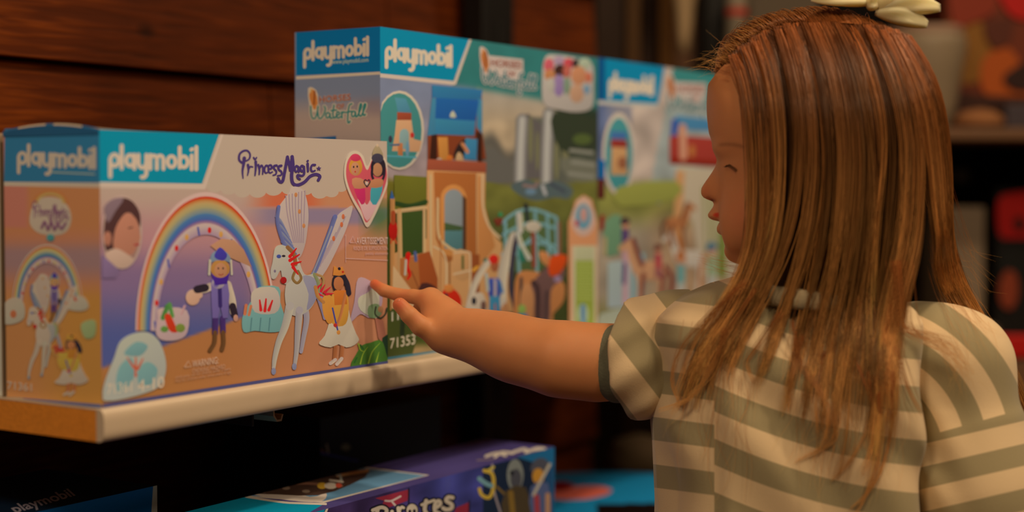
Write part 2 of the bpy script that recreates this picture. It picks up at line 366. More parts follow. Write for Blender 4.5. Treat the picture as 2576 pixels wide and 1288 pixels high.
def princess_magic(A,c=(66,44,84)):
    A.rise=7e-7
    for P,a,b in PM: A.stroke(z2(P),a*1.3/3.067,c,w1=b*1.3/3.067,caps=True)
    A.rise=0.0; A.k+=20
    cx,cy=240+1721/3.067,300+380/3.067
    A.poly([(cx+(7 if k%2==0 else 3)*math.sin(math.pi*k/5),cy-(7 if k%2==0 else 3)*math.cos(math.pi*k/5)) for k in range(10)],c)
def star_warning(A):
    pass
# ================= FRONT BOX (nearest, on the shelf corner)
FW,FH,FD=.3786,.225,.1165
fb=carton('toy_box',(0,FW,0,FD,0,FH),(172,150,128),'pink toy box with rainbow and winged horse front, at the upper shelf corner','boxed toys on the upper shelf',bulge=.0055)
A=Art(1,0.0); A.clip=(.0,FW,.0,FH)
def bg(x,y):
    # evening sky over a sandy beach
    s=sm(250,640,x)
    left=mix((168,135,108),(165,112,102),sm(480,600,y)); left=mix(left,(118,88,105),sm(590,700,y)); left=mix(left,(72,76,112),sm(700,860,y))
    right=(172,112,84)
    if 520<y<575: right=mix(right,(128,104,110),sm(518,530,y)*(1-sm(555,575,y)))
    elif y<520: right=(182,88,52)
    if y<=520 and x>770: right=mix((182,88,52),(175,112,72),sm(770,830,x))
    c=mix(left,right,sm(600,700,x))
    ground=mix((160,98,50),(168,106,68),sm(500,900,x)); c2=mix(ground,(152,96,44),sm(880,1000,y)*(1-s))
    g=925-(x-255)*.36 if x<620 else 794-(x-620)*.7
    c=mix(c,c2,sm(g-3,g+6,y))
    if x>900 and 500<y<640: c=mix(c,(60,90,45),.8*math.exp(-((x-955)/40)**2-((y-545)/45)**2))
    return c
A.grid(0,FW,0,FH,bg,150,100)
A.poly([(548,338),(985,352),(985,430),(960,470),(940,480),(905,478),(862,470),(850,480),(838,488),(822,494),(800,488),(788,480),(772,474),(750,470),(728,476),(705,472),(690,480),(665,474),(650,482),(632,487),(612,478),(596,472),(578,474),(560,466),(512,474),(505,464)],(170,142,112),smooth=0)
for q in [(540,468,20),(575,474,20),(610,480,21),(648,480,22),(688,474,23),(728,472,22),(768,474,21),(804,483,21),(834,482,18),(858,470,16)]: A.ell(q[0],q[1],q[2],q[2]*.8,(170,142,112))
A.poly([(245,458),(512,463),(505,476),(245,472)],(185,155,125))
A.poly([(505,476),(512,463),(556,338),(562,338),(516,476)],(185,155,125))
A.poly([(245,318),(551,336),(508,462),(245,458)],(0,118,140))
A.glyphs(LOGO,(273,423),(498,426),(273,383),(190,160,130),LW)
princess_magic(A)
# photo of a child in a round vignette
A.shade=.14
A.ell(306,585,51,92,(175,140,115)); A.ell(305,585,47,87,(150,108,88))
A.poly([(262,560),(275,512),(300,497),(330,505),(350,535),(352,570),(345,560),(325,535),(300,560),(290,600),(280,640),(262,620)],(72,42,36),smooth=4)
A.poly([(296,560),(318,535),(342,552),(350,585),(352,600),(344,620),(330,640),(305,640),(285,625),(286,590)],(168,105,75),smooth=4)
A.poly([(262,640),(290,625),(320,640),(335,655),(312,672),(285,668)],(178,140,110),smooth=3); A.ell(270,600,10,18,(160,98,70)); A.stroke([(322,574),(332,572)],3,(60,35,30),smooth=0); A.stroke([(338,616),(348,615)],5,(150,50,45),smooth=0)
A.poly([(262,520),(285,500),(310,500),(290,530),(270,560)],(120,92,88),smooth=3)
A.poly([(256,640),(256,700),(290,700),(300,680)],(118,90,108))
rainbow(A)
A.poly([(528,618),(556,600),(588,604),(612,628),(632,672),(600,658),(550,636)],(168,115,78))
prince(A)
# turquoise cloud basket behind the horse
A.poly([(612,835),(608,800),(622,770),(640,745),(650,722),(700,722),(704,760),(715,800),(708,830),(680,836),(640,832)],(105,142,128),smooth=3)
A.poly([(630,745),(645,725),(690,724),(704,760),(690,788),(640,785)],(172,150,135),smooth=3)
for q in [((655,780),(652,755)),((665,782),(668,752)),((675,780),(684,756))]: A.stroke(q,8,(190,30,28),smooth=0,w1=4)
A.stroke([(615,790),(618,768)],8,(185,100,60),smooth=0); A.stroke([(625,792),(630,770)],7,(185,100,60),smooth=0)
for x in (632,655,678): A.stroke([(x,800),(x-3,832)],3,(75,110,102),smooth=0)
A.poly([(900,700),(935,710),(960,740),(955,780),(930,800),(905,790),(880,810),(890,760)],(160,128,125),smooth=4)
pegasus(A); princess(A)
# flowers in a frosted pot, cloud bag in the front corner
A.poly([(395,800),(400,775),(468,780),(470,835),(445,855),(405,855),(390,835)],(175,140,130),smooth=3)
A.stroke([(420,770),(408,800)],12,(70,115,50)); A.stroke([(425,765),(432,795)],10,(80,125,55)); A.poly([(412,795),(425,790),(438,815),(445,835),(425,832)],(185,48,22),smooth=3); A.ell(452,825,12,11,(110,120,45)); A.ell(412,828,10,8,(90,120,50)); A.stroke([(455,790),(463,770)],6,(178,130,120),smooth=0)
A.poly([(256,1002),(262,960),(285,900),(300,860),(330,840),(370,836),(400,860),(416,910),(412,950),(395,975),(360,990),(310,1003),(275,1008)],(158,150,132),smooth=4)
for P in [[(290,960),(300,920),(330,900),(335,950),(300,990)],[(345,930),(370,910),(395,930),(380,965),(350,970)],[(310,890),(340,860),(370,870),(350,895)]]: A.poly(P,(108,138,124),smooth=4)
for q in [((336,925),(318,900)),((340,930),(340,898)),((345,928),(358,902)),((340,945),(338,925))]: A.stroke(q,7,(180,80,50),smooth=0,w1=3)
A.text('71361',(268,992),(330,984),(268,965),(190,165,140),.01); A.text('4-10',(345,985),(412,974),(345,955),(190,165,140),.01)
A.stroke([(462,924),(472,908),(480,922),(462,924)],2,(180,140,105),smooth=0,caps=False)
A.text('WARNING:',(482,924),(548,914),(482,906),(185,145,108),.012)
A.text('CHOKING HAZARD',(482,938),(565,926),(482,927),(172,128,92)); A.text('small parts. not for children under 3 years.',(440,953),(580,930),(440,945),(168,122,86)); A.text('Not for children under three years of age',(440,962),(580,939),(440,954),(165,118,82))
A.stroke([(878,610),(886,594),(893,611),(878,610)],2,(185,135,115),smooth=0,caps=False)
A.text('AVERTISSEMENT',(895,614),(975,614),(895,596),(188,150,130),.008); A.text('RISQUE DE SUFFOCATION',(888,629),(975,629),(888,619),(178,135,115)); A.text('petits elements',(918,641),(975,641),(918,633),(175,130,110)); A.stroke([(868,650),(975,655)],1.5,(182,138,118),smooth=0,caps=False); A.stroke([(868,590),(868,660)],1.2,(180,134,114),smooth=0,caps=False)
heart(A)
# pale dragonfly and palm leaves at the right-hand edge
A.poly([(925,735),(940,720),(952,735),(950,790),(940,800),(905,780),(900,750)],(172,160,150),smooth=3); A.poly([(926,770),(950,765),(958,790),(940,800),(925,795)],(105,120,75),smooth=3)
A.stroke([(944,772),(942,790),(955,800),(968,790),(972,775)],4,(50,50,32)); A.ell(956,778,7,8,(150,100,60))
A.poly([(942,800),(962,806),(972,860),(972,880),(950,850)],(150,88,62)); A.poly([(960,850),(975,840),(975,900),(958,905)],(30,48,28))
A.poly([(880,925),(895,890),(910,868),(930,862),(950,855),(962,862),(970,890),(972,912),(930,920)],(62,95,30),smooth=2)
for q in [((905,915),(912,890),(924,872)),((925,915),(935,885),(955,862)),((945,910),(952,885)),((900,865),(905,880),(915,885))]: A.stroke(list(q),4,(125,140,38),w1=1)
for q in [((896,900),(890,912)),((912,878),(905,868))]: A.stroke(q,4,(38,80,30),smooth=0)
A.poly([(245,1018),(985,906),(985,915),(245,1030)],(62,60,88))
A.build('front_print',fb)
# side panel of the front box: the same motif, narrower
A=Art(0,0.0,ref=(144,122,96)); A.clip=(.0,FD,.0003,FH+.003)
def bg2(x,y):
    c=mix((162,98,56),(152,96,68),sm(560,620,y)); c=mix(c,(130,95,85),sm(600,640,y)*(1-sm(660,720,y))); c=mix(c,(162,104,44),sm(690,760,y)*(.6+.4*sm(60,200,x)))
    if x<75 and y<570: c=mix((172,92,70),c,sm(60,80,x))
    return c
A.grid(.0,FD,0,FH,bg2,40,60)
A.poly([(5,455),(258,458),(258,472),(5,468)],(165,135,108)); A.poly([(12,324),(140,313),(262,325),(258,460),(5,457)],(38,88,112))
top=[hit(140,325,0,0)]
A.glyphs(LOGO,(43,415),(241,423),(43,379),(185,150,118),LW); A.stroke([(130,433),(238,438)],4,(120,125,120),smooth=0)
A.shade=.12
A.poly([(75,560),(78,530),(90,505),(120,495),(150,500),(172,520),(180,550),(170,580),(145,592),(110,590),(88,580)],(172,138,112),smooth=3)
A.band(arc(127,512,44,180,360,12,ry=34),arc(127,512,30,180,360,12,ry=22),(170,85,40),(170,130,70))
A.X=lambda x,y:(127+(x-704)*.46,(y-428)*1.0+538 if y<480 else y)
c0=A.X; A.X=lambda x,y:(128+(x-705)*.44,532+(y-420)*.62); princess_magic(A,(110,70,80)); A.X=lambda x,y:(128+(x-705)*.40,572+(y-420)*.55); 
A.stroke([(650,420),(670,395),(690,430),(710,395),(730,430),(750,405),(775,425),(800,400)],14,(110,70,80)); A.X=lambda x,y:(x,y); A.ell(128,598,10,9,(60,110,100))
A.X=lambda x,y:(120+(x-517)*.50,768+(y-832)*.44)
rainbow(A)
A.X=lambda x,y:(138+(x-553)*.42,745+(y-750)*.47); prince(A)
A.X=lambda x,y:(x,y)
A.poly([(5,780),(20,755),(45,748),(62,765),(62,800),(35,815),(8,812)],(150,150,125),smooth=3); A.ell(35,790,8,10,(165,85,50)); A.poly([(160,770),(175,748),(210,745),(225,770),(210,782),(180,780)],(150,145,125),smooth=3); A.stroke([(185,742),(192,755)],6,(175,50,30),smooth=0)
A.poly([(205,815),(240,805),(240,845),(215,850)],(125,130,80),smooth=3)
A.X=lambda x,y:(110+(x-745)*.62,835+(y-730)*.56); pegasus(A)
A.X=lambda x,y:(182+(x-852)*.85,925+(y-805)*.62); princess(A)
A.X=lambda x,y:(x,y)
A.text('71361',(20,978),(82,984),(20,958),(175,140,105),.01)
A.poly([(0,996),(258,1018),(258,1027),(0,1004)],(55,70,100)); A.poly([(0,996),(60,1001),(60,1006),(0,1003)],(140,130,125))
A.build('side_print',fb)
# crescent of raised side flap under the domed lid
V=[];F=[];n=24
for i in range(n+1):
    t=i/n; y=FD*t; zt=FH+.0055*math.sin(math.pi*t)**.8
    V+=[(-.0006,y,FH-.004),(-.0009,y,zt-.0012),(-.0002,y,zt+.0004)]
for i in range(n):
    for k in range(2): F.append((3*i+k,3*i+3+k,3*i+4+k,3*i+1+k))
o=mesh_obj('lid_flap',V,F,[mat('flap_blue',(50,128,200),rough=.4),mat('flap_white',(225,215,200),rough=.35)],fb)
for k,p in enumerate(o.data.polygons):
    i=k//2; p.material_index=1 if (k%2==1 and (3<i<11 or 12<i<20)) else 0
# second copy of the same toy behind it, only its left end shows
bb=carton('toy_box',(0.0,FW,.1225,.1225+FD,0,FH-.001),(172,150,128),'pink toy box at the far left edge, behind the rainbow box','boxed toys on the upper shelf')
A=Art(0,0.0,ref=(144,122,96)); A.clip=(.1225,.1225+FD,.0003,FH-.001); y0,y1=.1225,.1225+FD
def bg3(x,y): return bg2(x+262,y)
A.grid(y0,y1,0,FH-.001,bg3,20,40)
def pq(s,t):
    x,y,_=proj((0,y0+(y1-y0)*s,(FH-.001)*t)); return (x,y)
A.poly([pq(0,.80),pq(1,.80),pq(1,1),pq(0,1)],(38,88,112)); A.poly([pq(0,.785),pq(1,.785),pq(1,.80),pq(0,.80)],(165,135,108))
A.poly([pq(0,0),pq(.05,0),pq(.05,1),pq(0,1)],(150,140,128))
A.glyphs(LOGO,pq(.93,.85),pq(.08,.85),pq(.93,.91),(185,150,118),LW)
A.build('side_print',bb)
# ================= TALL BOX (tower toy), and its neighbour
TY=.0197; TX=float(hit(956,68,1,TY)[0]); TX1=float(hit(1504,142,1,TY)[0]); TH=.3425; TD=.114
tb=carton('toy_box',(TX,TX1,TY,TY+TD,0,TH),(140,125,110),'tall toy box with wooden tower picture, right behind the pointing hand','boxed toys on the upper shelf')
def wf(P): return [(740+x/3.22,50+y/3.22) for x,y in P]
WFALL=[[(135,700),(140,770),(155,800),(175,790),(190,740),(195,700)],[(192,740),(200,790),(215,800),(240,770),(255,720),(245,700)],[(290,760),(270,750),(258,775),(268,795),(288,780),(292,755),(295,795),(310,795)],[(325,690),(315,760),(325,795),(340,785)],[(300,735),(345,730)],[(345,775),(368,765),(362,745),(348,750),(344,780),(358,795),(378,785)],[(385,745),(390,795)],[(388,765),(400,745),(412,750)],[(470,680),(450,690),(440,740),(435,820),(445,835),(455,820)],[(420,750),(465,740)],[(495,745),(478,740),(466,765),(478,785),(494,770),(498,742),(502,785),(515,780)],[(515,780),(545,710),(545,680),(535,690),(526,750),(535,780),(548,775)],[(548,775),(578,705),(580,680),(568,690),(560,750),(568,775),(580,765)]]
def horses_logo(A,front=False):
    wc=(175,150,125)
    A.poly([(775,222),(790,222),(800,238),(800,275),(788,282),(778,262)],wc,smooth=2)
    A.poly([(778,240),(782,228),(790,226),(798,245),(799,268),(790,276),(782,258)],(165,95,45),smooth=2); A.stroke([(781,232),(784,224)],4,(185,130,80),smooth=0); A.stroke([(792,230),(790,262)],4,(120,55,25),smooth=0)
    if front: A.poly([(800,236),(888,230),(888,262),(872,280),(845,282),(800,268)],wc,smooth=0)
    A.rise=7e-7
    for w,c in ((9,wc),(4.2,(45,95,88))):
        for P in WFALL: A.stroke(wf(P),w,c,smooth=3)
        A.k+=14
    A.rise=0.0
    for d,c in ((.04,wc),(.012,(130,52,30))):
        A.text('HORSES',(804,258),(883,251),(804,242),c,d); A.text('OF',(847,274),(867,272),(847,262),c,d)
def tower_bg(x,y):
    c=mix((118,118,125),(150,125,112),sm(230,420,y)); 
    if x>1200:
        c=mix((160,140,112),(172,142,102),sm(230,330,y)); ridge=340+30*math.sin(x*.02)+12*math.sin(x*.09); c=mix(c,(95,85,68),sm(ridge,ridge+40,y)*(1-sm(1180,1200,x)*0))
        if x>1290: c=mix(c,(88,84,66),sm(1290,1310,x)*sm(290,300,y)); 
        if x>1385: c=mix(c,(42,50,32),sm(1385,1410,x)*(1-sm(360,420,y)))
    teal=(46,106,92)
    lim=200+(x-1140)*.17
    if x>1140-(y-205)*.37: c=mix(teal,c,sm(lim,lim+26,y))
    g=462+8*math.sin(x*.05)
    mead=mix((112,100,28),(52,68,24),sm(470,540,y)); 
    if x>1200: mead=mix((105,98,38),(72,72,32),sm(470,640,y)); mead=mix(mead,(52,56,22),sm(600,760,y))
    else: mead=mix(mead,(60,66,20),sm(520,640,y))
    c=mix(c,mead,sm(g-14,g+6,y)); 
    if x<1120: c=mix(c,(150,115,68),sm(858,880,y))
    k=.93+.14*noise.noise(Vector((x*.03,y*.03,1)))*(1 if y>300 else .3); return tuple(v*k for v in c)
def landscape(A,dx=0):
    A.poly([(1212,395),(1240,372),(1262,392),(1290,410),(1300,455),(1212,455)],(88,80,66),smooth=2)
    A.poly([(1300,300),(1328,285),(1368,318),(1368,450),(1296,450)],(86,76,66))
    for x,y0,y1 in ((1312,300,455),(1378,285,470)):
        for w,c in ((30,(112,102,88)),(20,(135,124,108)),(11,(160,148,130))): A.stroke([(x+2,y0),(x-2,(y0+y1)/2),(x-4,y1)],w,c)
    for q in [(1335,350,6,60),(1352,380,5,50),(1400,400,7,55),(1422,370,9,60)]: A.ell(*q,(104,96,62))
    A.poly([(1392,285),(1495,300),(1495,372),(1440,388),(1400,360)],(44,48,30),smooth=3); A.ell(1465,350,24,14,(70,78,34)); A.poly([(1410,398),(1495,408),(1495,455),(1430,448)],(98,92,70),smooth=2)
    for q in [((1435,378),(1490,384)),((1440,408),(1495,414)),((1432,436),(1492,444))]: A.stroke(q,9,(120,112,90),smooth=0)
    A.poly([(1285,468),(1320,452),(1360,462),(1400,455),(1440,475),(1430,500),(1395,496),(1350,505),(1310,492)],(72,80,72),smooth=3); A.stroke([(1318,466),(1345,470),(1352,458)],8,(120,92,78)); A.stroke([(1365,468),(1372,488)],9,(150,140,125)); A.stroke([(1385,462),(1420,482)],8,(58,60,62)); A.ell(1335,482,14,8,(90,108,112))
def people_badge(A,pts,cs):
    A.poly(pts,(160,142,120),smooth=4)
    for (x,y,r,q,c) in cs: A.ell(x,y,r,q,c)
def tower(A):
    TAN=(178,125,72); OR=(150,82,34); BR=(120,52,24)
    A.poly([(1075,340),(1090,215),(1211,228),(1212,330),(1222,400),(1075,400)],BR)
    A.poly([(1085,330),(1098,330),(1098,400),(1080,400)],(55,25,14)); A.poly([(1196,330),(1212,335),(1212,410),(1200,405)],(52,24,14))
    A.poly([(1100,345),(1125,345),(1128,405),(1104,402)],(175,110,45)); A.ell(1130,398,8,8,(175,90,30)); A.poly([(1140,395),(1150,365),(1170,350),(1178,372),(1162,400)],(40,26,22),smooth=3); A.poly([(1145,402),(1152,382),(1163,392),(1163,410)],(170,130,85),smooth=2); A.poly([(1170,347),(1200,350),(1198,403),(1166,400)],(52,105,125)); A.stroke([(1162,362),(1175,382)],9,(172,105,60),smooth=0); A.ell(1104,405,8,8,(150,130,110))
    A.poly([(1086,214),(1213,226),(1209,252),(1086,246)],(42,98,138)); A.poly([(1086,246),(1098,248),(1094,338),(1074,342)],(58,110,140)); A.poly([(1200,250),(1212,250),(1212,338),(1198,320)],(58,110,145))
    A.poly([(1096,246),(1204,252),(1196,304),(1094,298)],(28,78,125)); A.poly([(1094,298),(1196,304),(1192,342),(1094,338)],(48,105,145)); A.poly([(1130,294),(1138,278),(1147,295)],(170,165,160),smooth=2)
    A.poly([(1075,400),(1222,408),(1222,435),(1073,428)],(140,66,40))
    A.poly([(1073,428),(1220,435),(1219,520),(1228,560),(1250,600),(1290,640),(1290,785),(990,785),(985,640),(1072,600)],TAN)
    A.poly([(1090,432),(1200,436),(1200,640),(1120,660),(1095,600)],OR)
    for x in (1082,1200): A.stroke([(x,440),(x,560),(x+2,700)],5,(185,145,95),smooth=0)
    A.poly([(1107,640)]+[(1140+33*math.cos(math.radians(a)),500-36*math.sin(math.radians(a))) for a in range(180,-1,-20)]+[(1173,650)],(178,112,52)); 
    A.poly([(1117,625)]+[(1140+23*math.cos(math.radians(a)),500-24*math.sin(math.radians(a))) for a in range(180,-1,-20)]+[(1163,632)],(118,118,108)); A.poly([(1117,580),(1163,572),(1163,632),(1117,622)],(70,100,92)); A.poly([(1117,560),(1163,570),(1160,580),(1117,580)],(60,75,40))
    A.poly([(1163,490),(1172,500),(1172,650),(1163,640)],(70,40,22))
    A.poly([(1200,440),(1217,450),(1219,520),(1232,570),(1245,620),(1200,680)],(168,105,52)); A.stroke([(1212,440),(1214,520),(1230,570),(1256,598)],6,(185,145,100))
    A.poly([(1185,640),(1205,640),(1205,790),(1185,790)],(120,58,24)); A.stroke([(1190,680),(1200,672)],8,(190,125,40),smooth=0)
    A.stroke([(1100,500),(1102,590),(1125,620),(1150,634)],7,(185,142,92)); A.stroke([(1130,650),(1130,740)],4,(120,70,32),smooth=0); A.stroke([(1090,620),(1120,650),(1120,780)],4,(188,150,105)); A.stroke([(1108,600),(1106,780)],3,(150,92,48),smooth=0)
    A.poly([(1138,632),(1178,632),(1184,650),(1180,700),(1145,700)],(170,120,70),smooth=2); A.poly([(1160,642),(1166,642),(1166,678),(1160,678)],(70,75,30)); A.stroke([(1142,636),(1176,634),(1182,650),(1180,740),(1172,790)],4,(188,148,105)); A.stroke([(1140,690),(1182,680)],4,(188,148,105),smooth=0)
    A.poly([(1000,535),(1060,525),(1066,635),(1005,650)],(52,66,24)); A.poly([(990,440),(1072,445),(1072,516),(992,528)],(98,92,26)); A.stroke([(995,512),(1030,518),(1070,508)],12,(40,58,22))
    A.stroke([(992,532),(1070,522)],10,(185,140,88),smooth=0); A.stroke([(1003,530),(1006,690)],12,(182,132,78),smooth=0); A.stroke([(1066,530),(1066,650)],7,(185,140,88),smooth=0); A.stroke([(986,500),(986,780)],12,(168,112,58),smooth=0); A.poly([(980,500),(984,478),(991,500)],(50,85,125)); A.ell(988,580,11,26,(165,22,14)); A.stroke([(988,535),(988,560)],11,(150,62,28),smooth=0)
    A.stroke([(984,602),(982,612)],4,(170,70,30),smooth=0); A.stroke([(993,602),(996,612)],4,(170,70,30),smooth=0)
    A.poly([(1005,650),(1066,640),(1066,650),(1072,780),(1005,780)],(150,85,38)); A.poly([(988,668),(1045,745),(1045,785),(985,785)],(185,140,92)); A.poly([(1050,640),(1080,632),(1100,700),(1100,785),(1060,785)],(135,62,24))
    A.stroke([(1026,640),(1022,668),(1030,690),(1024,702)],13,(185,22,12),w1=5); A.stroke([(1034,682),(1048,715),(1054,735)],3,(120,60,28)); A.stroke([(1020,655),(1018,690)],6,(165,150,150),smooth=0); A.stroke([(1043,635),(1045,655)],8,(70,78,105),smooth=0)
    A.poly([(1085,715),(1100,730),(1095,750),(1075,745),(1052,735),(1060,712)],(62,30,24),smooth=2)
    A.poly([(1110,740),(1125,722),(1150,735),(1160,760),(1150,785),(1120,770)],(170,30,12),smooth=3); A.stroke([(1122,735),(1120,720)],6,(190,40,20),smooth=0); A.ell(1128,725,12,10,(178,105,45)); A.ell(1121,745,5,8,(60,45,40))
def riders(A):
    A.poly([(1262,560),(1300,530),(1345,525),(1395,545),(1402,640),(1350,690),(1262,680)],(70,82,42),smooth=0)
    for q in [((1262,560),(1300,532),(1345,527),(1398,548)),((1265,590),(1330,560),(1400,575)),((1262,640),(1330,610),(1400,620)),((1270,560),(1272,680)),((1300,545),(1305,690)),((1345,535),(1350,690)),((1375,540),(1380,660)),((1398,548),(1400,640)),((1270,620),(1300,640),(1345,590),(1398,640))]: A.stroke(list(q),8,(100,130,140),smooth=2)
    A.stroke([(1340,580),(1342,670)],11,(120,52,32),smooth=0); A.stroke([(1405,560),(1406,640)],7,(120,70,45),smooth=0); A.stroke([(1322,515),(1326,555)],9,(30,32,34),smooth=0)
    A.poly([(1240,552),(1262,545),(1264,560),(1250,570)],(105,42,25)); A.ell(1258,540,6,7,(50,110,60))
    A.ell(1340,570,20,14,(165,145,115)); A.stroke([(1305,540),(1308,580)],15,(165,150,130),smooth=0)
    # pale feathered horse neck and rider
    A.stroke([(1294,595),(1275,640),(1262,700),(1260,760)],26,(168,148,120)); A.stroke([(1300,590),(1290,640),(1284,720),(1294,770),(1300,810)],12,(52,44,50))
    A.stroke([(1302,590),(1312,620),(1330,650)],12,(160,150,135)); A.poly([(1305,620),(1318,640),(1320,660),(1305,655)],(40,95,70),smooth=2)
    A.poly([(1300,690),(1340,682),(1400,700),(1420,720),(1415,760),(1390,790),(1385,815),(1300,815),(1292,760)],(160,98,50),smooth=3)
    A.poly([(1355,690),(1390,660),(1420,680),(1412,705),(1385,730),(1380,815),(1345,815),(1342,740),(1330,725)],(92,62,52),smooth=3)
    A.stroke([(1340,710),(1352,730),(1352,812)],12,(58,38,34)); A.stroke([(1375,735),(1372,812)],12,(70,48,42))
    A.poly([(1382,650),(1405,640),(1425,645),(1418,672),(1400,692),(1380,690)],(178,58,14),smooth=3); A.poly([(1356,632),(1380,640),(1378,670),(1360,655)],(172,105,55),smooth=3); A.ell(1402,702,10,8,(128,100,110))
    A.stroke([(1310,700),(1308,812)],8,(60,48,42),smooth=0); A.ell(1325,760,18,48,(165,108,62))
    A.stroke([(1225,660),(1200,700),(1185,740),(1175,790)],16,(170,148,118)); A.poly([(1172,765),(1190,740),(1215,740),(1225,790),(1215,812),(1172,806)],(165,142,112),smooth=3); A.ell(1191,757,6,10,(28,28,32)); A.ell(1215,770,7,14,(92,62,48)); A.ell(1164,785,12,10,(34,34,40)); A.ell(1166,784,5,4,(150,150,160)); A.ell(1180,795,6,10,(150,140,130)); 
    A.stroke([(1218,655),(1221,652)],8,(60,90,65),smooth=0)
    A.ell(1243,668,10,16,(140,75,42)); A.ell(1241,652,12,12,(180,30,20)); A.poly([(1228,700),(1255,700),(1258,745),(1228,745)],(45,62,120)); A.stroke([(1244,705),(1244,745)],8,(150,130,125),smooth=0); A.stroke([(1256,710),(1262,735)],8,(60,95,140),smooth=0)
    A.poly([(1230,745),(1256,745),(1258,805),(1230,805)],(48,105,150)); A.stroke([(1244,765),(1244,805)],4,(150,80,60),smooth=0); A.stroke([(1222,690),(1226,730)],8,(150,145,150),smooth=0); A.ell(1270,790,10,28,(150,98,58))
    A.poly([(1300,790),(1325,790),(1325,818),(1300,818)],(32,85,140)); A.ell(1312,778,10,12,(120,140,60))
def strip_label(A):
    P=[(1430,815),(1428,560),(1438,535),(1446,505),(1467,490),(1488,503),(1496,535),(1506,560),(1506,818)]
    A.poly(P,(182,118,72)); A.poly([(1437,815),(1437,618),(1500,618),(1500,818)],(172,150,110)); A.poly([(1446,815),(1446,650),(1492,650),(1494,818)],(125,130,45)); A.poly([(1446,620),(1492,620),(1492,655),(1446,655)],(160,150,105))
    A.ell(1467,520,20,24,(180,140,110)); A.ell(1466,552,30,42,(175,140,115)); A.ell(1466,545,20,32,(90,125,140)); A.ell(1467,540,9,18,(170,120,100)); A.ell(1450,562,5,8,(160,40,50))
    for i in range(7): A.stroke([(1450,665+i*14),(1488,666+i*14)],4,(150,150,75),smooth=0,caps=False)
    A.ell(1465,790,14,26,(150,155,110)); A.stroke([(1465,770),(1466,810)],11,(70,105,130),smooth=0)
A=Art(1,TY); A.clip=(TX,TX1,0,TH)
A.grid(TX,TX1,0,TH,tower_bg,150,110)
A.shade=.0
landscape(A)
A.poly([(950,180),(1142,204),(1139,214),(950,194)],(182,155,130)); A.poly([(1139,214),(1142,204),(1178,92),(1186,92),(1147,212)],(182,155,130))
A.poly([(950,60),(1180,93),(1140,204),(950,184)],(0,112,148))
A.glyphs(LOGO,(969,150),(1137,167),(969,114),(190,165,140),LW)
A.X=lambda x,y:(1209+(x-778)*.97,(y-224)*1.12+122+(x-778)*.19); horses_logo(A,True); A.X=lambda x,y:(x,y)
A.shade=.16
people_badge(A,[(1370,145),(1400,138),(1450,146),(1488,160),(1492,220),(1488,270),(1450,282),(1400,275),(1368,262),(1362,210)],[(1380,165,13,18,(180,75,75)),(1405,152,14,12,(150,120,140)),(1430,160,14,14,(175,60,60)),(1408,178,16,16,(60,32,24)),(1382,188,14,14,(170,105,60)),(1450,160,12,12,(50,38,34)),(1470,160,16,14,(150,150,115)),(1455,190,20,24,(172,110,70)),(1480,195,9,14,(170,90,60)),(1405,215,14,28,(130,100,125)),(1425,215,9,24,(110,120,90)),(1385,215,10,20,(160,145,120)),(1450,235,18,24,(165,120,85)),(1475,225,9,12,(100,120,150)),(1425,180,10,16,(165,80,60))])
A.ell(1004,328,62,100,(182,158,132)); A.ell(1003,328,57,94,(58,112,98))
A.poly([(992,245),(1020,248),(1034,283),(1000,282)],(72,118,150)); A.poly([(998,282),(1034,284),(1034,302),(998,302)],(140,60,35)); A.poly([(996,302),(1034,302),(1040,350),(1060,355),(1054,382),(985,380),(992,340)],(182,130,85)); A.poly([(1003,375),(1004,340)]+[(1016+12*math.cos(math.radians(a)),338-14*math.sin(math.radians(a))) for a in range(180,-1,-30)]+[(1028,375)],(118,135,120)); A.poly([(1000,360),(1012,360),(1012,392),(1000,390)],(165,95,50)); A.ell(1024,375,5,20,(90,120,125)); A.ell(1036,340,5,7,(170,40,30)); A.stroke([(980,365),(1003,364)],5,(70,85,95),smooth=0); A.ell(981,350,5,9,(50,50,55)); A.stroke([(960,392),(1045,396)],5,(70,125,125),smooth=0)
tower(A); riders(A); A.shade=.06; strip_label(A); A.shade=.1
A.poly([(975,790),(1000,780),(1040,820),(1035,905),(975,905)],(58,62,22),smooth=2); A.stroke([(1010,840),(1012,795)],12,(34,40,20))
A.text('11.',(984,808),(1012,802),(984,784),(180,160,135),.01); A.text('71353',(980,877),(1043,865),(980,850),(188,165,142),.0)
A.poly([(970,899),(1110,880),(1110,886),(970,907)],(50,95,98))
A.build('front_print',tb)
A=Art(0,TX,ref=(155,130,110))
A.clip=(TY,TY+TD,0,TH)
A.grid(TY,TY+TD,0,TH,lambda x,y: mix(mix((98,98,112),(140,112,100),sm(230,300,y)),(112,86,88),.7*math.exp(-((y-268)/18)**2)*sm(860,940,x)),24,40)
A.poly([(745,190),(962,180),(962,60),(745,80)],(0,82,120)); A.poly([(745,200),(962,187),(962,180),(745,192)],(170,145,122))
A.glyphs(LOGO,(763,152),(928,138),(763,120),(182,152,125),LW); A.text('www.playmobil.com',(836,161),(927,155),(836,150),(140,140,135),.02)
horses_logo(A); A.poly([(748,350),(846,342),(846,370),(748,370)],(30,70,105))
A.build('side_print',tb)
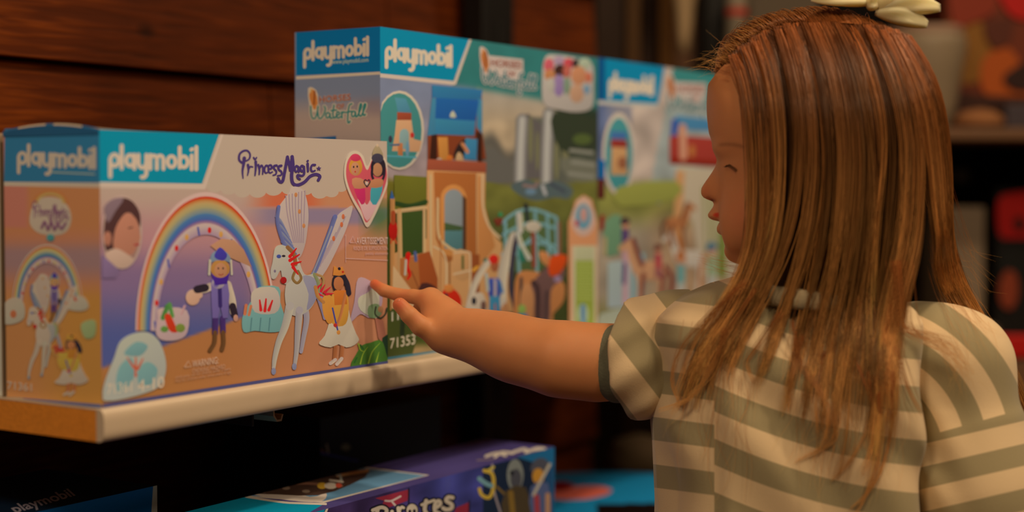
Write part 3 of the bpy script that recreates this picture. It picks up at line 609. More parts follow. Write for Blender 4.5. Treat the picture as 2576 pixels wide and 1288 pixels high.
# its neighbour to the right, out of focus
UX=TX1+.001; UX1=UX+.47; UH=.343
ub=carton('toy_box',(UX,UX1,TY,TY+TD,0,UH),(140,125,110),'tall blurred toy box with red-roofed stable picture, beside the face','boxed toys on the upper shelf')
A=Art(1,TY); A.clip=(UX,UX1,0,UH)
def ubg(x,y):
    c=(165,140,115) if x>1590 else mix((75,82,100),(120,110,105),sm(1505,1560,x))
    if x>1695-(y-170)*.2: c=mix((48,108,94),(140,138,120),sm(215+(x-1650)*.1,300,y))
    c=mix(c,(112,105,45),sm(440,480,y)); c=mix(c,(135,115,88),sm(520,600,y)); c=mix(c,(140,105,70),.8*sm(1600,1680,x)*sm(480,600,y)); c=mix(c,(110,100,55),sm(730,800,y))
    k=1+.22*noise.noise(Vector((x*.02,y*.02,4)))*(y>260); return tuple(v*k for v in c)
A.grid(UX,UX1,0,UH,ubg,70,60)
A.poly([(1505,130),(1672,160),(1655,262),(1505,252)],(0,108,145)); A.poly([(1500,130),(1522,140),(1522,255),(1500,250)],(0,68,100)); A.poly([(1500,252),(1655,262),(1655,272),(1500,262)],(165,150,130))
A.glyphs(LOGO,(1532,228),(1643,238),(1532,196),(190,165,145),LW)
A.X=lambda x,y:(1678+(x-778)*.9,(y-224)*1.1+190+(x-778)*.12); horses_logo(A,True); A.X=lambda x,y:(x,y)
A.shade=.12
A.poly([(1790,330),(1690,325),(1700,290),(1790,300),(1830,290),(1865,290),(1865,360)],(60,105,145)); A.poly([(1690,300),(1705,300),(1700,360),(1686,350)],(38,62,118)); A.poly([(1684,345),(1700,340),(1865,350),(1865,425),(1684,412)],(140,45,32)); A.poly([(1684,395),(1865,410),(1865,425),(1684,412)],(120,28,12)); A.stroke([(1716,320),(1718,395)],18,(180,120,85),smooth=0); A.ell(1740,380,8,16,(160,90,40))
A.ell(1556,388,42,105,(175,152,130)); A.ell(1556,388,34,92,(58,118,108)); A.poly([(1536,350),(1576,352),(1578,372),(1534,370)],(130,40,30)); A.poly([(1538,370),(1576,372),(1578,440),(1536,440)],(172,122,72)); A.poly([(1535,330),(1575,332),(1576,350),(1536,350)],(58,90,135)); A.ell(1565,410,12,16,(130,75,45))
A.poly([(1502,400),(1522,405),(1520,450),(1502,450)],(0,78,118)); A.poly([(1502,450),(1520,450),(1520,500),(1502,500)],(78,26,20))
def horse(A,x,y,s,c,mane,face=-1):
    f=face
    A.poly([(x-30*s,y),(x-20*s,y-16*s),(x+18*s,y-18*s),(x+34*s,y-4*s),(x+30*s,y+16*s),(x,y+20*s),(x-26*s,y+16*s)],c,smooth=3)
    A.stroke([(x+f*26*s,y),(x+f*38*s,y-34*s),(x+f*40*s,y-58*s)],20*s,c,w1=13*s); A.stroke([(x+f*40*s,y-58*s),(x+f*58*s,y-44*s)],13*s,c,smooth=0)
    A.stroke([(x+f*34*s,y-62*s),(x+f*26*s,y-38*s),(x+f*16*s,y-10*s)],9*s,mane); A.stroke([(x-f*30*s,y-8*s),(x-f*44*s,y+14*s),(x-f*42*s,y+44*s)],9*s,mane)
    for dx,k in ((-24,1),(-14,0),(18,1),(27,0)): A.stroke([(x+dx*s,y+8*s),(x+(dx-3+5*k)*s,y+40*s),(x+(dx+f*3)*s,y+76*s)],9*s,c if k else mane,w1=6*s)
def figure(A,x,y,s,top,leg,hair):
    A.stroke([(x-4*s,y+20*s),(x-5*s,y+52*s)],8*s,leg,smooth=0); A.stroke([(x+4*s,y+20*s),(x+5*s,y+52*s)],8*s,leg,smooth=0)
    A.stroke([(x,y-8*s),(x,y+20*s)],17*s,top,smooth=0); A.ell(x,y-24*s,9*s,12*s,(170,112,75)); A.poly([(x-10*s,y-22*s),(x-9*s,y-36*s),(x,y-40*s),(x+10*s,y-34*s),(x+9*s,y-26*s)],hair,smooth=2)
A.poly([(1700,420),(1865,425),(1865,700),(1760,700),(1742,560),(1700,520)],(160,138,105)); A.poly([(1765,470),(1850,470),(1850,640),(1772,640)],(130,118,70)); A.poly([(1700,430),(1722,430),(1712,620),(1690,620)],(172,120,70))
for x in (1780,1802,1824): A.stroke([(x,470),(x,640)],6,(172,150,120),smooth=0)
A.poly([(1630,478),(1662,482),(1660,512),(1630,510)],(78,85,135)); A.ell(1660,478,16,12,(160,150,55)); A.poly([(1555,470),(1700,455),(1700,500),(1560,520)],(128,122,50),smooth=2)
A.poly([(1520,560),(1560,540),(1566,620),(1550,640),(1522,640)],(92,118,80),smooth=2); figure(A,1572,590,1.1,(75,52,80),(160,120,100),(60,40,40))
A.poly([(1528,660),(1590,650),(1590,770),(1528,775)],(135,138,128)); A.stroke([(1572,640),(1572,760)],14,(160,120,115),smooth=0); A.stroke([(1570,665),(1568,712)],9,(70,50,80),smooth=0); A.poly([(1592,640),(1622,636),(1618,765),(1592,768)],(110,132,122))
horse(A,1635,680,1.25,(165,115,75),(100,42,34)); horse(A,1735,650,1.1,(165,145,118),(150,88,42)); horse(A,1700,560,.8,(150,90,48),(90,50,30),1)
figure(A,1712,680,1.2,(90,125,110),(150,140,120),(150,85,40)); figure(A,1655,650,.9,(150,45,50),(120,60,60),(90,40,30)); figure(A,1790,660,1.3,(120,130,90),(150,140,120),(60,90,95))
A.poly([(1508,790),(1600,770),(1700,785),(1800,770),(1800,830),(1508,830)],(128,126,100),smooth=2); A.stroke([(1521,600),(1520,640)],9,(150,125,80),smooth=0); A.stroke([(1514,545),(1514,575)],10,(125,20,20),smooth=0); A.stroke([(1815,590),(1815,690)],20,(90,98,25),smooth=0)
A.build('front_print',ub)
# ================= LOWER SHELF BOXES
PZ=-.129; PX0,PX1=.10,float(hit(1395,1128,1,-.01)[0]); PYB=float(hit(1210,1105,2,PZ)[1])
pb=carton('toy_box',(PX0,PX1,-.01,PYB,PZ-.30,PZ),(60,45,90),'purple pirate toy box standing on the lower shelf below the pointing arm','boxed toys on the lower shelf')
PR=(165,130,100)
A=Art(2,PZ,ref=PR,bias=1); A.clip=(PX0,PX1,-.01,PYB)
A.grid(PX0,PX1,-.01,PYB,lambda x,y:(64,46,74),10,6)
A.poly([(300,1180),(700,1150),(880,1170),(1080,1195),(815,1265),(560,1240),(300,1262)],(185,155,130)); 
A.poly([(300,1183),(700,1153),(880,1173),(1072,1196),(812,1261),(560,1237),(300,1258)],(84,104,138)); A.poly([(640,1245),(700,1228),(780,1250),(820,1240),(812,1260),(760,1262)],(190,140,125),smooth=3)
A.poly([(560,1235),(640,1215),(700,1196),(800,1180),(930,1185),(880,1220),(800,1246),(700,1244),(600,1240)],(62,36,24),smooth=2); A.stroke([(640,1232),(740,1216),(860,1222)],6,(120,70,45)); A.stroke([(850,1196),(925,1184)],8,(190,120,70),smooth=0); A.stroke([(700,1204),(840,1192),(860,1212)],6,(150,130,105)); A.ell(810,1222,12,8,(200,120,30)); A.ell(832,1222,16,8,(190,160,145)); A.ell(852,1221,8,6,(180,60,35)); A.stroke([(830,1208),(862,1212)],5,(185,155,120),smooth=0)
for q in [(600,1228),(660,1236),(720,1228),(770,1236),(690,1215)]: A.ell(q[0],q[1],10,4,(120,85,60)); 
A.poly([(300,1258),(560,1240),(700,1262),(760,1266),(815,1268),(805,1300),(200,1300)],(0,104,150)); A.stroke([(560,1240),(700,1262),(760,1266),(822,1268)],5,(185,155,125),caps=False)
for q in [((1222,1148),(1250,1140),(1272,1146)),((1245,1150),(1262,1138),(1290,1140)),((1290,1138),(1318,1130),(1330,1136)),((1322,1138),(1352,1128),(1372,1130)),((1340,1132),(1366,1128))]: A.stroke(list(q),7,(200,165,130))
A.stroke([(1200,1158),(1240,1156)],3,(110,80,70),smooth=0)
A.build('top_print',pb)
A=Art(1,-.01,ref=PR); A.clip=(PX0,PX1,PZ-.30,PZ)
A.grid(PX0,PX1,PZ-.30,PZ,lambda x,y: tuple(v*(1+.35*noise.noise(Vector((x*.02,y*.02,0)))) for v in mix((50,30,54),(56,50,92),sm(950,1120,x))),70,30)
A.poly([(1215,1175),(1395,1128),(1395,1300),(1215,1300)],(22,30,42)); A.poly([(1300,1140),(1398,1124),(1398,1300),(1385,1300),(1380,1175)],(28,82,105)); A.poly([(1370,1180),(1392,1170),(1392,1300),(1375,1300)],(30,60,82))
A.poly([(820,1275),(826,1272),(815,1310),(806,1310)],(185,155,125)); A.poly([(780,1285),(818,1275),(806,1310),(780,1310)],(0,104,150))
A.stroke([(1238,1165),(1242,1230),(1262,1300)],5,(140,110,100)); A.stroke([(1242,1175),(1225,1185)],6,(190,140,50),smooth=0); A.stroke([(1218,1184),(1236,1190),(1242,1210),(1238,1240),(1228,1252),(1212,1245),(1206,1230)],9,(190,130,40)); A.stroke([(1206,1204),(1222,1216),(1236,1222)],12,(100,118,150)); A.stroke([(1250,1225),(1290,1262)],6,(110,75,30),smooth=0)
A.ell(1296,1195,21,40,(118,105,88)); A.ell(1298,1205,14,26,(70,60,58)); A.ell(1288,1190,5,7,(30,26,28)); A.poly([(1272,1235),(1322,1225),(1335,1300),(1265,1300)],(70,50,30),smooth=2); A.stroke([(1285,1240),(1290,1290)],14,(120,80,30),smooth=0)
A.poly([(1335,1175),(1345,1158),(1365,1152),(1382,1165),(1380,1180),(1340,1188)],(72,62,62),smooth=3); A.ell(1354,1198,15,20,(195,110,35)); A.poly([(1335,1225),(1378,1215),(1386,1300),(1338,1300)],(75,75,95),smooth=2); A.stroke([(1350,1250),(1352,1300)],14,(150,50,50),smooth=0); A.stroke([(1378,1245),(1378,1300)],12,(170,110,70),smooth=0); A.stroke([(1383,1168),(1342,1245)],7,(175,145,125),smooth=0)
def z8(P): return [(600+x/3.141,1040+y/3.141) for x,y in P]
for fl in ([(1345,600),(1335,690),(1110,770),(1150,690),(1080,670)],[(1825,700),(1825,790),(1700,790),(1720,745)]): A.poly(z8(fl),(130,32,40))
A.stroke(z8([(1345,595),(1345,720)]),4,(24,20,26),smooth=0); A.stroke(z8([(1825,690),(1822,780)]),4,(24,20,26),smooth=0); A.stroke(z8([(1160,690),(1210,690),(1280,655)]),5,(170,130,115)); A.stroke(z8([(1215,700),(1255,745)]),5,(170,130,115))
PI_=[([(1060,765),(1130,742),(1170,765),(1150,810)],9),([(1100,750),(1085,830)],10),([(1212,775),(1204,825)],9),([(1262,748),(1276,830)],10),([(1268,768),(1288,740),(1304,746)],7),([(1482,690),(1470,760),(1495,800),(1510,800)],10),([(1446,722),(1545,686)],7),([(1560,745),(1595,715),(1580,690),(1552,715),(1550,770),(1590,790)],9),([(1690,665),(1655,662),(1640,690),(1682,718),(1680,750),(1640,760),(1615,748)],10)]
A.rise=7e-7
for w,c in ((9,(22,18,24)),(0,(200,178,150))):
    A.k+=16
    for P,k in PI_: A.stroke(z8(P),k+w,c)
    A.ell(*z8([(1370,765)])[0],14+w*.35,16+w*.35,c)
A.rise=0.0; A.k+=16; A.ell(*z8([(1352,775)])[0],4,5,(22,18,24)); A.ell(*z8([(1388,772)])[0],4,5,(22,18,24))
A.build('front_print',pb)
# blue box left, behind the pirate one
BZ=-.113; BY=float(.15); BX1=float(hit(395,1220,1,BY)[0])
b2=carton('toy_box',(BX1-.36,BX1,BY,BY+.16,PZ-.30,BZ),(10,45,80),'dark blue toy box at the bottom left corner, behind the pirate box','boxed toys on the lower shelf')
A=Art(1,BY,ref=PR); A.clip=(BX1-.36,BX1,PZ-.30,BZ)
A.grid(BX1-.36,BX1,PZ-.3,BZ,lambda x,y:(0,75,150),4,4)
A.poly([(385,1200),(402,1200),(398,1300),(380,1300)],(170,150,130))
A.build('front_print',b2)
A=Art(2,BZ,ref=PR,bias=1); A.clip=(BX1-.36,BX1,BY,BY+.16); A.text('playmobil',(40,1290),(190,1246),(20,1272),(140,110,100),.02); A.build('top_print',b2)
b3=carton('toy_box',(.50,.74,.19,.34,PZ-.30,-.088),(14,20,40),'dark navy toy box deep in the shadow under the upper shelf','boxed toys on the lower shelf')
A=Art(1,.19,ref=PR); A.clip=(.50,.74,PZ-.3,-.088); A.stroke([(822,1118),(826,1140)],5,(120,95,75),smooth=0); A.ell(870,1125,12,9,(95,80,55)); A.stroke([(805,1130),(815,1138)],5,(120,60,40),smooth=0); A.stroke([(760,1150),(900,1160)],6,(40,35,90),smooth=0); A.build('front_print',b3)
# ------------------------------------------------------------------ room
FLOOR=-.85
WY=.40
def wood_mat(name,c0,c1,c2,scale=1.0,rough=.55):
    m=bpy.data.materials.new(name); m.use_nodes=True; nt=m.node_tree; b=nt.nodes['Principled BSDF']; b.inputs['Roughness'].default_value=rough; b.inputs['Specular IOR Level'].default_value=.12
    tc=nt.nodes.new('ShaderNodeTexCoord'); mp=nt.nodes.new('ShaderNodeMapping'); mp.inputs['Scale'].default_value=(1.6*scale,1,28*scale)
    nt.links.new(tc.outputs['Object'],mp.inputs['Vector'])
    n=nt.nodes.new('ShaderNodeTexNoise'); n.inputs['Scale'].default_value=5; n.inputs['Detail'].default_value=8; n.inputs['Distortion'].default_value=.6
    nt.links.new(mp.outputs[0],n.inputs['Vector'])
    n2=nt.nodes.new('ShaderNodeTexNoise'); n2.inputs['Scale'].default_value=3.5; n2.inputs['Detail'].default_value=3; nt.links.new(tc.outputs['Object'],n2.inputs['Vector'])
    vo=nt.nodes.new('ShaderNodeTexVoronoi'); vo.inputs['Scale'].default_value=4.2; mp2=nt.nodes.new('ShaderNodeMapping'); mp2.inputs['Scale'].default_value=(1,1,1.6); nt.links.new(tc.outputs['Object'],mp2.inputs['Vector']); nt.links.new(mp2.outputs[0],vo.inputs['Vector'])
    cr=nt.nodes.new('ShaderNodeValToRGB'); cr.color_ramp.elements[0].color=(*lin(c0),1); cr.color_ramp.elements[0].position=.3; cr.color_ramp.elements[1].color=(*lin(c2),1); cr.color_ramp.elements[1].position=.72
    e=cr.color_ramp.elements.new(.5); e.color=(*lin(c1),1)
    mx=nt.nodes.new('ShaderNodeMath'); mx.operation='ADD'; mx.use_clamp=True
    s1=nt.nodes.new('ShaderNodeMath'); s1.operation='MULTIPLY_ADD'; s1.inputs[1].default_value=.55; s1.inputs[2].default_value=0; nt.links.new(n.outputs['Fac'],s1.inputs[0])
    s2=nt.nodes.new('ShaderNodeMath'); s2.operation='MULTIPLY'; s2.inputs[1].default_value=.45; nt.links.new(n2.outputs['Fac'],s2.inputs[0])
    nt.links.new(s1.outputs[0],mx.inputs[0]); nt.links.new(s2.outputs[0],mx.inputs[1]); nt.links.new(mx.outputs[0],cr.inputs[0])
    kn=nt.nodes.new('ShaderNodeMapRange'); kn.inputs[1].default_value=.03; kn.inputs[2].default_value=.085; kn.inputs[3].default_value=.35; kn.inputs[4].default_value=1; nt.links.new(vo.outputs['Distance'],kn.inputs[0])
    vm=nt.nodes.new('ShaderNodeVectorMath'); vm.operation='SCALE'; nt.links.new(cr.outputs[0],vm.inputs[0]); nt.links.new(kn.outputs[0],vm.inputs['Scale']); nt.links.new(vm.outputs[0],b.inputs['Base Color'])
    bp=nt.nodes.new('ShaderNodeBump'); bp.inputs['Strength'].default_value=.35; bp.inputs['Distance'].default_value=.002; nt.links.new(n.outputs['Fac'],bp.inputs['Height']); nt.links.new(bp.outputs[0],b.inputs['Normal'])
    return m
WOOD=wood_mat('stained_plank_wood',(52,19,3),(88,36,6),(138,66,13))
# horizontal overlapping boards of the left wall
parts=[]; X0,X1=-.9,1.50; edges=[-.85,-.66,-.46,-.265,-.07,.125,.3155,.51,.70,.90,1.10,1.30,1.50,1.70,1.9]
for k in range(len(edges)-1):
    z0,z1=edges[k],edges[k+1]; cuts=[X0,-.35,.63,1.2,X1] if k%2==1 else [X0,.10,.9,X1]
    if abs(z1-.3155)<1e-6: cuts=[X0,-.15,.655,1.25,X1]
    for a,b in zip(cuts[:-1],cuts[1:]):
        # board leans out at its lower edge
        v=[(a+.0012,WY-.010,z0+.002),(b-.0012,WY-.010,z0+.002),(b-.0012,WY+.02,z0+.002),(a+.0012,WY+.02,z0+.002),(a+.0012,WY+.004,z1-.001),(b-.0012,WY+.004,z1-.001),(b-.0012,WY+.02,z1-.001),(a+.0012,WY+.02,z1-.001)]
        parts.append((v,bxv(0,1,0,1,0,1)[1]))
wl=mesh_obj('wall_left',*join(parts),WOOD,bevel=.0015,seg=2); tag(wl,kind='structure')
wr=box('wall_backing',(X0,X1,WY+.02,WY+.05,FLOOR,1.9),mat('wall_backing',(30,16,10)),bevel=0); wr.name='wall_backing'; tag(wr,kind='structure')
fl=box('floor',(-3.2,7.5,-4,4,FLOOR-.05,FLOOR),mat('floor_boards',(88,62,42),rough=.5,noise_amt=.25,nscale=3),bevel=0); tag(fl,kind='structure')
# black slotted upright between the wall boards
ur=empty('shelf_upright',(1.07,.375,FLOOR)); tag(ur,'black steel upright against the plank wall behind the tower box','upright')
BLACK=mat('black_steel',(14,14,15),rough=.45)
box('column',(1.068,1.152,.345,.385,FLOOR,1.8),BLACK,ur,bevel=.003)
for i in range(26): box('slot',(1.104,1.116,.3435,.3452,-.6+i*.09,-.56+i*.09),mat('slot_dark',(4,4,4)),ur,bevel=0)
# ------------------------------------------------------------------ upper shelf
SH=empty('display_shelf',(-.006,-.008,-.027)); tag(SH,'white-edged chipboard shelf carrying the tall and pink toy boxes','shelf')
SX0,SX1,SY0,SY1,ST=-.006,1.46,-.009,.372,.027
chip=mat('raw_chipboard',(250,160,58),rough=.85,bump=.8,bscale=500,noise_amt=.22,nscale=260)
white=mat('white_shelf_laminate',(226,208,186),rough=.34,spec=.5,bump=.04,bscale=60)
v,f=bxv(SX0,SX1,SY0+.006,SY1,-ST,-.0012); mesh_obj('board',v,f,chip,SH)
v,f=bxv(SX0-.0002,SX1,SY0+.007,SY1,-.0012,-.0002); mesh_obj('top_laminate',v,f,white,SH)
# rounded white lipping on the front edge
prof=[]
for q in range(41):
    a=math.radians(90-180*q/40); ca,sa=math.cos(a),math.sin(a)
    prof.append((SY0+.009-.009*abs(ca)**.55,-.01355+.01345*math.copysign(abs(sa)**.62,sa)))
n=len(prof); V=[];F=[]; xs=np.linspace(SX0-.0003,SX1,30)
for x in xs: V+=[(x,y,z) for y,z in prof]
for i in range(len(xs)-1):
    for k in range(n): F.append((i*n+k,(i+1)*n+k,(i+1)*n+(k+1)%n,i*n+(k+1)%n))
F.append(tuple(range(n))); F.append(tuple(range((len(xs)-1)*n,len(xs)*n))[::-1])
mesh_obj('front_lipping',V,F,white,SH,smooth=False)
# steel bracket under the shelf
BR=empty('shelf_bracket',(.30,.0,-.03)); tag(BR,'bent steel bracket rail under the front edge of the upper shelf','bracket')
steel=mat('brushed_steel',(190,170,150),rough=.5,metal=.7)
bx=float(hit(668,1070,1,.045)[0]); pr=[(bx-.012,-.0275),(bx+.013,-.0275),(bx+.013,-.042),(bx+.017,-.047),(bx+.022,-.047),(bx+.024,-.0425)]
pi=[(x-.0016,z-.0016) for x,z in pr[:2]]+[(pr[2][0]-.0018,pr[2][1]-.0008),(pr[3][0]-.0004,pr[3][1]-.0018),(pr[4][0]+.0012,pr[4][1]-.0018),(pr[5][0]+.0018,pr[5][1])]
loop=pr+pi[::-1]; n=len(loop); V=[(x,.045,z) for x,z in loop]+[(x,.36,z) for x,z in loop]
F=[(k,(k+1)%n,(k+1)%n+n,k+n) for k in range(n)]+[tuple(range(n))[::-1],tuple(range(n,2*n))]
mesh_obj('rail',V,F,steel,BR)
box('arm',(bx-.0135,bx-.0105,.05,.37,-.05,-.0275),BLACK,BR,bevel=.0005)
# ------------------------------------------------------------------ lower shelf
LS=empty('display_shelf',(-.2,-.06,PZ-.30)); tag(LS,'lower shelf board below the frame carrying the pirate box','shelf')
box('board',(-.3,1.46,-.05,.372,PZ-.33,PZ-.302),mat('dark_shelf_board',(60,45,35),rough=.6),LS,bevel=.002)
box('front_rail',(-.3,1.46,-.056,-.05,PZ-.33,PZ-.302),BLACK,LS,bevel=.001)
# ------------------------------------------------------------------ far shelving across the aisle, aligned with the view
RH=np.array([_r[0],_r[1],0.]); FHz=np.array([_f[0],_f[1],0.]); FHz/=np.linalg.norm(FHz); ZZ=np.array([0,0,1.])
def fpt(px,py,d): return at(px,py,d)
def farbox(px0,py0,px1,py1,d,dep,zb=None):
    """box whose front face spans these photo pixels at distance d"""
    a=at(px0,py1,d); b=at(px1,py0,d); w=(b-a)@RH; h=(b-a)@ZZ
    if zb is not None: h+=a[2]-zb; a[2]=zb
    o=a.copy(); V=[]
    for z in (0,h):
        for (i,j) in ((0,0),(1,0),(1,1),(0,1)): V.append(o+RH*w*i+FHz*dep*j+ZZ*z)
    return V,bxv(0,1,0,1,0,1)[1]
def far(name,px0,py0,px1,py1,d,dep,m,parent=None,bevel=.004,zb=None):
    return mesh_obj(name,*farbox(px0,py0,px1,py1,d,dep,zb),m,parent,bevel=bevel)
ZU=float(at(2500,322,2.75)[2])+.001; ZM=float(at(2500,905,2.75)[2])+.001
def atz(px,d,z):
    p=at(px,600,d); p[2]=z; return p
def loc(px,py,d): return tuple(at(px,py,d))
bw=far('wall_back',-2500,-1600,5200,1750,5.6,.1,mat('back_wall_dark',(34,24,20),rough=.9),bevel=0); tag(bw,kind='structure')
RK=empty('shelving_rack',loc(2500,900,3.0)); tag(RK,'dark shelving rack across the aisle behind the child','shelving')
dkw=mat('dark_rack_wood',(52,34,24),rough=.6)
far('shelf_board',2230,322,2900,352,2.75,.5,mat('rack_board',(120,86,60),rough=.55),RK)
far('shelf_board',2230,905,2900,1000,2.75,.5,mat('rack_board',(120,86,60),rough=.55),RK)
far('shelf_board',1990,-420,2900,-385,2.75,.5,mat('rack_board',(120,86,60),rough=.55),RK)
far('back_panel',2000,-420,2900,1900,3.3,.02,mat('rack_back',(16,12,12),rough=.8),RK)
far('side_panel',2885,-420,2910,1900,2.75,.55,dkw,RK)
far('price_strip',2300,842,2890,900,2.74,.01,mat('red_strip',(200,18,14),rough=.5),RK)
# orange and red poster-fronted carton at the top right
pc=empty('game_carton',loc(2500,300,2.95)); tag(pc,'large orange and red carton on the top right rack shelf','carton')
far('carton',2372,-200,2760,316,2.95,.22,mat('carton_orange',(120,48,20),rough=.6),pc,zb=ZU)
PM1=[('flame_patch',[(2380,60),(2440,40),(2500,110),(2480,190),(2420,210),(2385,150)],(150,100,28)),('flame_patch',[(2470,150),(2530,120),(2576,170),(2640,150),(2640,240),(2540,260),(2470,230)],(190,88,12)),('red_patch',[(2500,-60),(2620,-60),(2620,40),(2560,50),(2520,20)],(205,10,6)),('red_patch',[(2385,-80),(2480,-80),(2500,20),(2440,60),(2390,60)],(150,50,22)),('dark_patch',[(2470,60),(2540,50),(2530,110),(2490,120)],(95,40,22)),('dark_patch',[(2520,190),(2640,130),(2640,200),(2560,230)],(48,16,12)),('dark_patch',[(2372,225),(2460,240),(2640,250),(2640,300),(2372,300)],(62,24,10))]
def flat(name,P,d,rgb,parent,k=0,smooth=3,ref=None):
    """printed patch with a little thickness, facing the aisle"""
    P=catmull(P,smooth,True); n=len(P); V=[at(x,y,d) for x,y in P]+[at(x,y,d)+FHz*.0015 for x,y in P]
    # keep the patch on the vertical front face
    V=[p+ (0) for p in V]; base=at(ref[0],ref[1],d)
    V2=[]
    for i,p in enumerate(V):
        off=(p-base)@FHz; V2.append(p-FHz*off+(FHz*.0015 if i>=n else 0)-FHz*(k*.0015+.003))
    F=[tuple(range(n)),tuple(range(n,2*n))[::-1]]+[(i,(i+1)%n,(i+1)%n+n,i+n) for i in range(n)]
    return mesh_obj(name,V2,F,mat('patch_%d_%d_%d'%rgb,rgb,rough=.6),parent)
for i,(nm,P,c) in enumerate(PM1): flat(nm,P,2.95,c,pc,i,ref=(2372,316))
# pale jar with rounded shoulders
jr=empty('storage_jar',loc(2340,320,2.6)); tag(jr,'pale cream canister standing behind the hair on the rack shelf','canister')
c=atz(2320,2.87,ZU); s=2.85/FPX
mesh_obj('body',*lathe([(60*s,0),(72*s,10*s),(80*s,60*s),(92*s,140*s),(104*s,210*s),(98*s,235*s),(70*s,242*s)],c),mat('canister_cream',(150,134,112),rough=.5),jr,smooth=True)
mesh_obj('lid',*lathe([(92*s,232*s),(96*s,240*s),(92*s,256*s),(30*s,262*s)],c),mat('canister_lid',(160,130,112),rough=.5),jr,smooth=True)
# low tan bundle and grey tray
tn=mesh_obj('folded_cloth',*lathe([(40*s,0),(60*s,8*s),(60*s,26*s),(40*s,42*s),(10*s,48*s)],atz(2458,2.81,ZU)),mat('tan_cloth',(165,112,72),rough=.9),smooth=True); tag(tn,'tan folded cloth on the rack shelf right of the cream canister','cloth')
gt=far('tray',2530,262,2660,321,2.80,.12,mat('grey_tray',(70,62,72),rough=.6),zb=ZU); tag(gt,'grey tray on the rack shelf under the orange carton','tray')
# middle shelf: white carton, red truck carton, black carton
wc=far('carton',2380,520,2474,903,2.97,.2,mat('white_carton',(150,132,112),rough=.6),zb=ZM); tag(wc,'narrow off-white carton standing on the middle rack shelf','carton')
wk=far('small_jar',2392,425,2440,460,3.1,.05,mat('pale_jar',(105,92,75),rough=.5)); wk.location.z+=0; tag(wk,'small pale peg label hanging in the dark rack gap','label')
rc=empty('vehicle_carton',loc(2560,850,2.95)); tag(rc,'black and red carton with a wheel picture on the middle rack shelf','carton')
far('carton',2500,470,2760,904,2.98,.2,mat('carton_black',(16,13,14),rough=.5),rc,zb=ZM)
for i,(nm,P,c) in enumerate([('red_panel',[(2504,505),(2540,485),(2640,475),(2740,480),(2740,600),(2640,610),(2580,600),(2540,600),(2508,590)],(205,8,8)),('wheel_picture',[(2545,550),(2560,545),(2572,560),(2568,578),(2550,580)],(50,12,12)),('dark_wheel',[(2510,630),(2545,612),(2575,640),(2565,690),(2515,685)],(12,14,16)),('orange_oval',[(2508,720),(2525,680),(2550,690),(2555,740),(2540,775),(2515,765)],(150,62,34))]): flat(nm,P,2.98,c,rc,i,ref=(2500,904))
gb=mesh_obj('ball',*lathe([(1*s,0),(26*s,8*s),(38*s,38*s),(26*s,68*s),(1*s,76*s)],atz(2486,2.86,ZM)),mat('grey_ball',(105,88,74),rough=.6),smooth=True); tag(gb,'greyish ball in front of the black and red carton','ball')
# things behind the tall boxes, top middle
for nm,a,b,c,d,lab,cat in (('wood_panel',1490,1570,(58,34,18),3.3,'dark brown wooden panel beyond the end of the plank wall','panel'),('wood_panel',1570,1605,(110,74,32),3.28,'narrow golden brown board beyond the plank wall end','panel'),('wood_panel',1605,1652,(62,36,20),3.3,'dark brown board right of the narrow golden one','panel'),('wood_panel',1652,1688,(150,100,42),3.27,'bright golden board left of the cream figure','panel'),('wood_panel',1688,1740,(112,74,46),3.3,'mid brown board behind the cream figure','panel')):
    o=far(nm,a,-500,b,1500,d,.06,mat('board_%d_%d_%d'%c,c,rough=.6)); tag(o,lab,cat)
o=far('rack_post',1764,-500,1834,1500,3.24,.1,mat('black_post',(12,11,11),rough=.5)); tag(o,'wide black post between the cream figure and the striped tube','post')
s3=3.1/FPX
cf=mesh_obj('cream_figure',*lathe([(14*s3,0),(16*s3,40*s3),(24*s3,110*s3),(34*s3,170*s3),(40*s3,230*s3),(30*s3,280*s3),(8*s3,300*s3)],at(1722,130,3.1)),mat('cream_plaster',(205,175,135),rough=.6),smooth=True); tag(cf,'tapering cream vase in front of the brown boards at the top edge','vase')
st=empty('striped_tube',loc(1850,100,2.9)); tag(st,'red and white striped tube rising behind the top of the forehead','tube')
s2=2.9/FPX
for i in range(6):
    mesh_obj('stripe',*lathe([(27*s2,0),(27*s2,(34 if i%2 else 18)*s2)],at(1853,(40-52*(i//2) if i%2==0 else 22-52*(i//2)),2.9)),mat('stripe_%d'%(i%2),(190,40,22) if i%2==0 else (150,138,120),rough=.5),st,smooth=False)
mesh_obj('tube_base',*lathe([(27*s2,0),(26*s2,220*s2)],at(1850,262,2.9)),mat('tube_grey',(128,118,102),rough=.6),st)
o=far('storage_box',1880,-40,2060,210,2.95,.2,mat('grey_box',(100,88,74),rough=.7)); tag(o,'grey storage box behind the crown of the head','box')
# pedestal carrying those items
o=far('counter',1640,262,2215,1500,2.75,.42,mat('counter_brown',(70,46,30),rough=.7)); tag(o,'brown counter cabinet hidden behind the head and tall boxes','cabinet')
